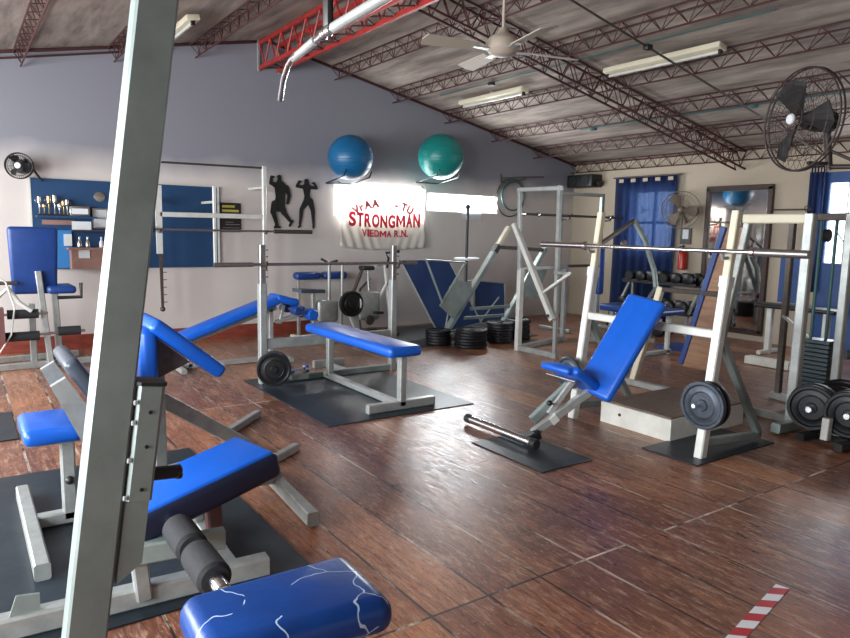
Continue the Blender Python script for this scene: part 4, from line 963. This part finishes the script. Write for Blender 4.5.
B().beam((7.75,6.15,1.62),(7.0,6.1,1.28),.05,.05).build('upper_link', DKSTEEL, t)
B().path([(7.70,5.70,.72),(7.45,5.6,.62),(7.3,5.5,.60)],.02,10).build('handle', STEELG, t)
B().lathe((7.4,6.0,1.30),(0,1,0),[(.05,0),(.06,.02),(.05,.04)],18).build('pulley', DKSTEEL, t)
t = thing('flat_bench', 'dark blue padded seat on white legs just behind the incline backrest', 'bench', (6.6,4.9,0))
B().rbox((6.75,5.0,.52),(1,0,0),(0,1,0),(.8,.32,.07),.03,4).build('pad', BLUED, t)
B().beam((6.45,4.98,.0),(6.35,4.98,.48),.05,.05,up=(0,1,0)).beam((6.45,5.0,.28),(6.9,5.0,.42),.04,.04).build('leg', WHITE, t)
B().beam((7.05,5.0,.0),(7.05,5.0,.49),.05,.05,up=(0,1,0)).build('leg', WHITE, t)
B().beam((6.4,5.0,.03),(7.1,5.0,.03),.05,.05).build('base_beam', STEEL, t)

# ------------------------------------------------------------------ leg press by the wall
t = thing('leg_press_machine', 'leg press with two slanting grey beams and steel side plates below the long window', 'exercise machine', (5.6,7.0,0))
B().beam((5.12,7.0,.03),(6.00,7.0,1.22),.06,.095,up=(0,1,0)).build('slanted_beam', STEELG, t)
B().beam((5.98,7.0,1.19),(6.20,7.0,1.49),.05,.07,up=(0,1,0)).build('beam_end', CREAM, t)
B().beam((5.95,7.0,1.15),(6.02,7.0,1.245),.07,.10,up=(0,1,0)).build('black_collar', BLACK, t)
B().prism([(5.02,6.94,.48),(5.30,6.94,.80),(5.52,6.94,.76),(5.54,6.94,.62),(5.24,6.94,.30)],(0,-.02,0)).build('side_plate', STEELG, t)
B().path([(4.80,6.93,1.06),(5.42,6.93,1.02),(5.06,6.93,.52)],.022,10,True).build('foot_frame', STEELG, t)
B().beam((6.10,7.05,.03),(6.95,7.05,1.20),.06,.085,up=(0,1,0)).build('slanted_beam', STEELG, t)
B().prism([(6.40,7.0,.55),(6.62,7.0,.92),(6.95,7.0,.90),(6.75,7.0,.50)],(0,-.02,0)).build('side_plate', STEELG, t)
B().beam((5.05,7.02,.03),(6.25,7.02,.03),.08,.05).build('base_beam', STEEL, t)
B().beam((5.5,7.02,.28),(6.2,7.04,.28),.04,.04).beam((5.6,7.02,.40),(6.3,7.04,.40),.04,.04).build('cross_beam', STEELG, t)
B().beam((6.05,7.03,1.22),(6.93,7.05,1.18),.04,.05).build('upper_cross_beam', DKSTEEL, t)
t = thing('plate_tree', 'slim black pole with a white rimmed disc on top, behind the leg press', 'rack', (5.92,7.55,0))
B().rod((5.92,7.55,0),(5.92,7.55,1.74),.02,12).build('pole', BLACK, t); B().sphere((5.92,7.55,1.76),.035,12).build('pole_top', BLACK, t)
B().lathe((5.92,7.55,1.02),(0,0,1),[(.17,0),(.18,.01),(.18,.03),(.165,.035),(.12,.02)],32).build('disc', PAPER, t)
B().lathe((5.92,7.55,0),(0,0,1),[(.2,0),(.2,.02),(.03,.05)],28).build('base', BLACK, t)
for (q,lab) in (([(4.86,7.62,1.02),(5.66,7.62,1.02),(6.10,7.40,.14),(5.36,7.40,.02)],'big dark blue mesh panel in a tube frame leaning beside the leg press, left one'),
                ([(6.16,7.66,.72),(6.74,7.66,.66),(6.60,7.45,.12),(6.02,7.45,.12)],'smaller dark blue mesh panel in a tube frame behind the leg press, right one')):
    c = sum((V(p) for p in q), V((0,0,0)))/4; t = thing('leaning_panel', lab, 'panel', (c.x,c.y,0), 'dark blue leaning panels')
    B().prism(q,(0,.02,0)).build('mesh_sheet', MATB if 0 else mat('navy_mesh',(.012,.04,.15),.6,0,.2,20), t, False)
    B().path(q, .014, 8, True).build('tube_frame', STEEL, t)
    B().path([q[0],(q[0][0],8.2,.9*q[0][2])],.012,8).path([(V(q[3])+V((.1,0,.02))),(V(q[1])+(V(q[2])-V(q[1]))*.35)+V((-.15,-.04,0))],.012,8).build('stay', STEEL, t)
# plate stacks on the floor
for si,(x,y,r,n,lab) in enumerate(((4.95,6.84,.165,5,'left floor stack before the leg press'),(5.20,6.50,.205,6,'middle floor stack before the leg press'),(5.78,6.62,.175,7,'floor stack beside the cage post'),(6.18,6.72,.17,7,'floor stack inside the white cage'))):
    for k in range(n):
        ords = ['bottom','second from the bottom','third from the bottom','fourth from the bottom','fifth from the bottom','sixth from the bottom','seventh from the bottom'][k] if k < n-1 else 'topmost'
        plate((x+random.uniform(-.008,.008),y+random.uniform(-.008,.008),.0275+.0362*k),(0,0,1),r-.006*(k%2),.036,BLKIRON,'black weight plate, %s of the %s'%(ords,lab),'plates of the '+lab,False)

# ------------------------------------------------------------------ exercise bikes by the wall
t = thing('exercise_bike', 'grey exercise bike with wide saddle near the wall, left one', 'exercise bike', (3.75,7.9,0))
B().prism([(3.50,7.76,.66),(3.50,8.04,.66),(3.88,7.93,.64),(3.88,7.87,.64)],(0,0,-.045)).build('saddle', GREYV, t)
B().beam((3.72,7.9,.62),(3.74,7.9,.08),.05,.05,up=(0,1,0)).build('seat_post', STEEL, t)
B().rod((3.94,7.88,.50),(3.94,7.88,1.0),.022,10).build('handle_post', STEEL, t)
B().path([(3.94,7.66,1.02),(3.94,7.88,.98),(3.94,8.1,1.02)],.016,10).build('handlebar', BLACK, t)
B().rbox((3.92,7.9,.36),(1,0,0),(0,1,0),(.30,.12,.30),.05,4).build('housing', STEEL, t)
B().beam((3.5,7.9,.04),(4.08,7.9,.04),.05,.05).beam((3.52,7.7,.03),(3.52,8.1,.03),.05,.05).beam((4.06,7.7,.03),(4.06,8.1,.03),.05,.05).build('base_frame', CREAM, t)
t = thing('exercise_bike', 'white framed exercise bike with big black flywheel near the wall, right one', 'exercise bike', (4.4,7.75,0))
B().lathe((4.18,7.72,.46),(0,-1,0),plate_prof(.17,.06),32).build('flywheel', BLKIRON, t)
B().rod((4.06,7.75,.46),(4.06,7.75,1.0),.018,10).build('pole', STEEL, t)
B().beam((4.18,7.78,.46),(4.37,7.78,.90),.035,.045,up=(0,1,0)).build('fork', DKSTEEL, t)
B().rbox((4.42,7.75,.92),(1,0,0),(0,1,0),(.18,.14,.06),.02,3).build('saddle', BLACK, t)
B().rod((4.44,7.75,.90),(4.46,7.75,.62),.022,10).build('seat_post', CHROME, t)
B().rbox((4.45,7.75,.42),(1,0,0),(0,1,0),(.34,.12,.38),.06,4).build('housing', STEEL, t)
B().beam((4.46,7.72,.30),(4.72,7.72,.72),.03,.04,up=(0,1,0)).beam((4.68,7.72,.95),(4.80,7.72,.05),.035,.04,up=(0,1,0)).beam((4.15,7.78,.40),(4.30,7.78,.06),.04,.04,up=(0,1,0)).build('frame_tube', WHITE, t)
B().lathe((4.42,7.66,.24),(0,-1,0),[(.06,0),(.065,.006),(.065,.014),(.06,.02)],24).build('crank', DKSTEEL, t)
for x_,z_ in ((4.42,.12),(4.52,.34)): B().rbox((x_,7.60,z_),(1,0,0),(0,1,0),(.12,.08,.03),.008,2).build('pedal', BLACK, t)
B().path([(4.70,7.70,.92),(4.70,7.66,1.05),(4.62,7.6,1.12),(4.80,7.55,1.14)],.016,10).build('handlebar', BLACK, t)
B().beam((4.1,7.75,.03),(4.85,7.75,.03),.05,.05).beam((4.12,7.6,.03),(4.12,7.95,.03),.05,.05).beam((4.82,7.6,.03),(4.82,7.95,.03),.05,.05).build('base_frame', BLACK, t)
t = thing('low_bench', 'low bench with two dark blue roll pads against the wall behind the bikes', 'bench', (3.95,8.3,0))
for x0_ in (3.66,4.06):
    B().rbox((x0_+.17,8.32,.79),(1,0,0),(0,1,0),(.36,.16,.10),.045,4).build('roll_pad', BLUED, t)
B().beam((3.72,8.34,0),(3.72,8.34,.76),.04,.04,up=(0,1,0)).beam((4.36,8.34,0),(4.36,8.34,.76),.04,.04,up=(0,1,0)).beam((3.7,8.34,.75),(4.38,8.34,.75),.04,.03).build('frame', STEEL, t)
t = thing('curved_floor_hook', 'dark bent bar standing against the wall beside the blue panel', 'bar', (4.55,8.3,0))
B().path([(4.62,8.25,.02),(4.60,8.3,.35),(4.66,8.35,.58),(4.86,8.42,.72)],.016,8).build('bar', DKSTEEL, t)

# ------------------------------------------------------------------ light: daylight through the openings
W = bpy.data.worlds.new('sky'); S.world = W; W.use_nodes = True
W.node_tree.nodes['Background'].inputs[0].default_value = (.86,.93,1,1); W.node_tree.nodes['Background'].inputs[1].default_value = 4.2
def area(name, loc, rot, sx, sy, e, col=(.93,.97,1)):
    l = bpy.data.lights.new(name,'AREA'); l.shape='RECTANGLE'; l.size=sx; l.size_y=sy; l.energy=e; l.color=col
    o = bpy.data.objects.new(name,l); C.objects.link(o); o.location=loc; o.rotation_euler=rot; return o
for i,(a,b_) in enumerate(wins):
    area('daylight_west_window', (WX+.02,(a+b_)/2,1.52), (0,-PI/2,0), 1.5, b_-a-.1, (225,215,165)[i])
area('daylight_high_window', (6.57,D+.04,1.85), (-PI/2,0,0), 1.3,.22, 80)
area('daylight_banner_window', (5.06,D+.04,1.83), (-PI/2,0,0), 1.4,.38, 60)
area('daylight_glazed_door', (EX+.01,3.63,1.6), (0,PI/2,0), 1.0,1.0, 25)

# ------------------------------------------------------------------ camera
cam = bpy.data.cameras.new('camera'); co = bpy.data.objects.new('camera', cam); C.objects.link(co)
p,r,y = (math.radians(a) for a in (7.44,1.218,34.71))
F = V((math.sin(y)*math.cos(p), math.cos(y)*math.cos(p), -math.sin(p))); rt = V((math.cos(y),-math.sin(y),0)); up = rt.cross(F)
Rr = rt*math.cos(r)+up*math.sin(r); U = -rt*math.sin(r)+up*math.cos(r)
M_ = Matrix((Rr,U,-F)).transposed().to_4x4(); M_.translation = V((0,0,1.42)); co.matrix_world = M_
cam.sensor_width = 36; cam.lens = 676.3/850*36; cam.clip_start = .05
S.camera = co
vs = S.view_settings; vs.view_transform='Standard'; vs.look='None'; vs.gamma=1; vs.use_curve_mapping=False; vs.exposure=0.0
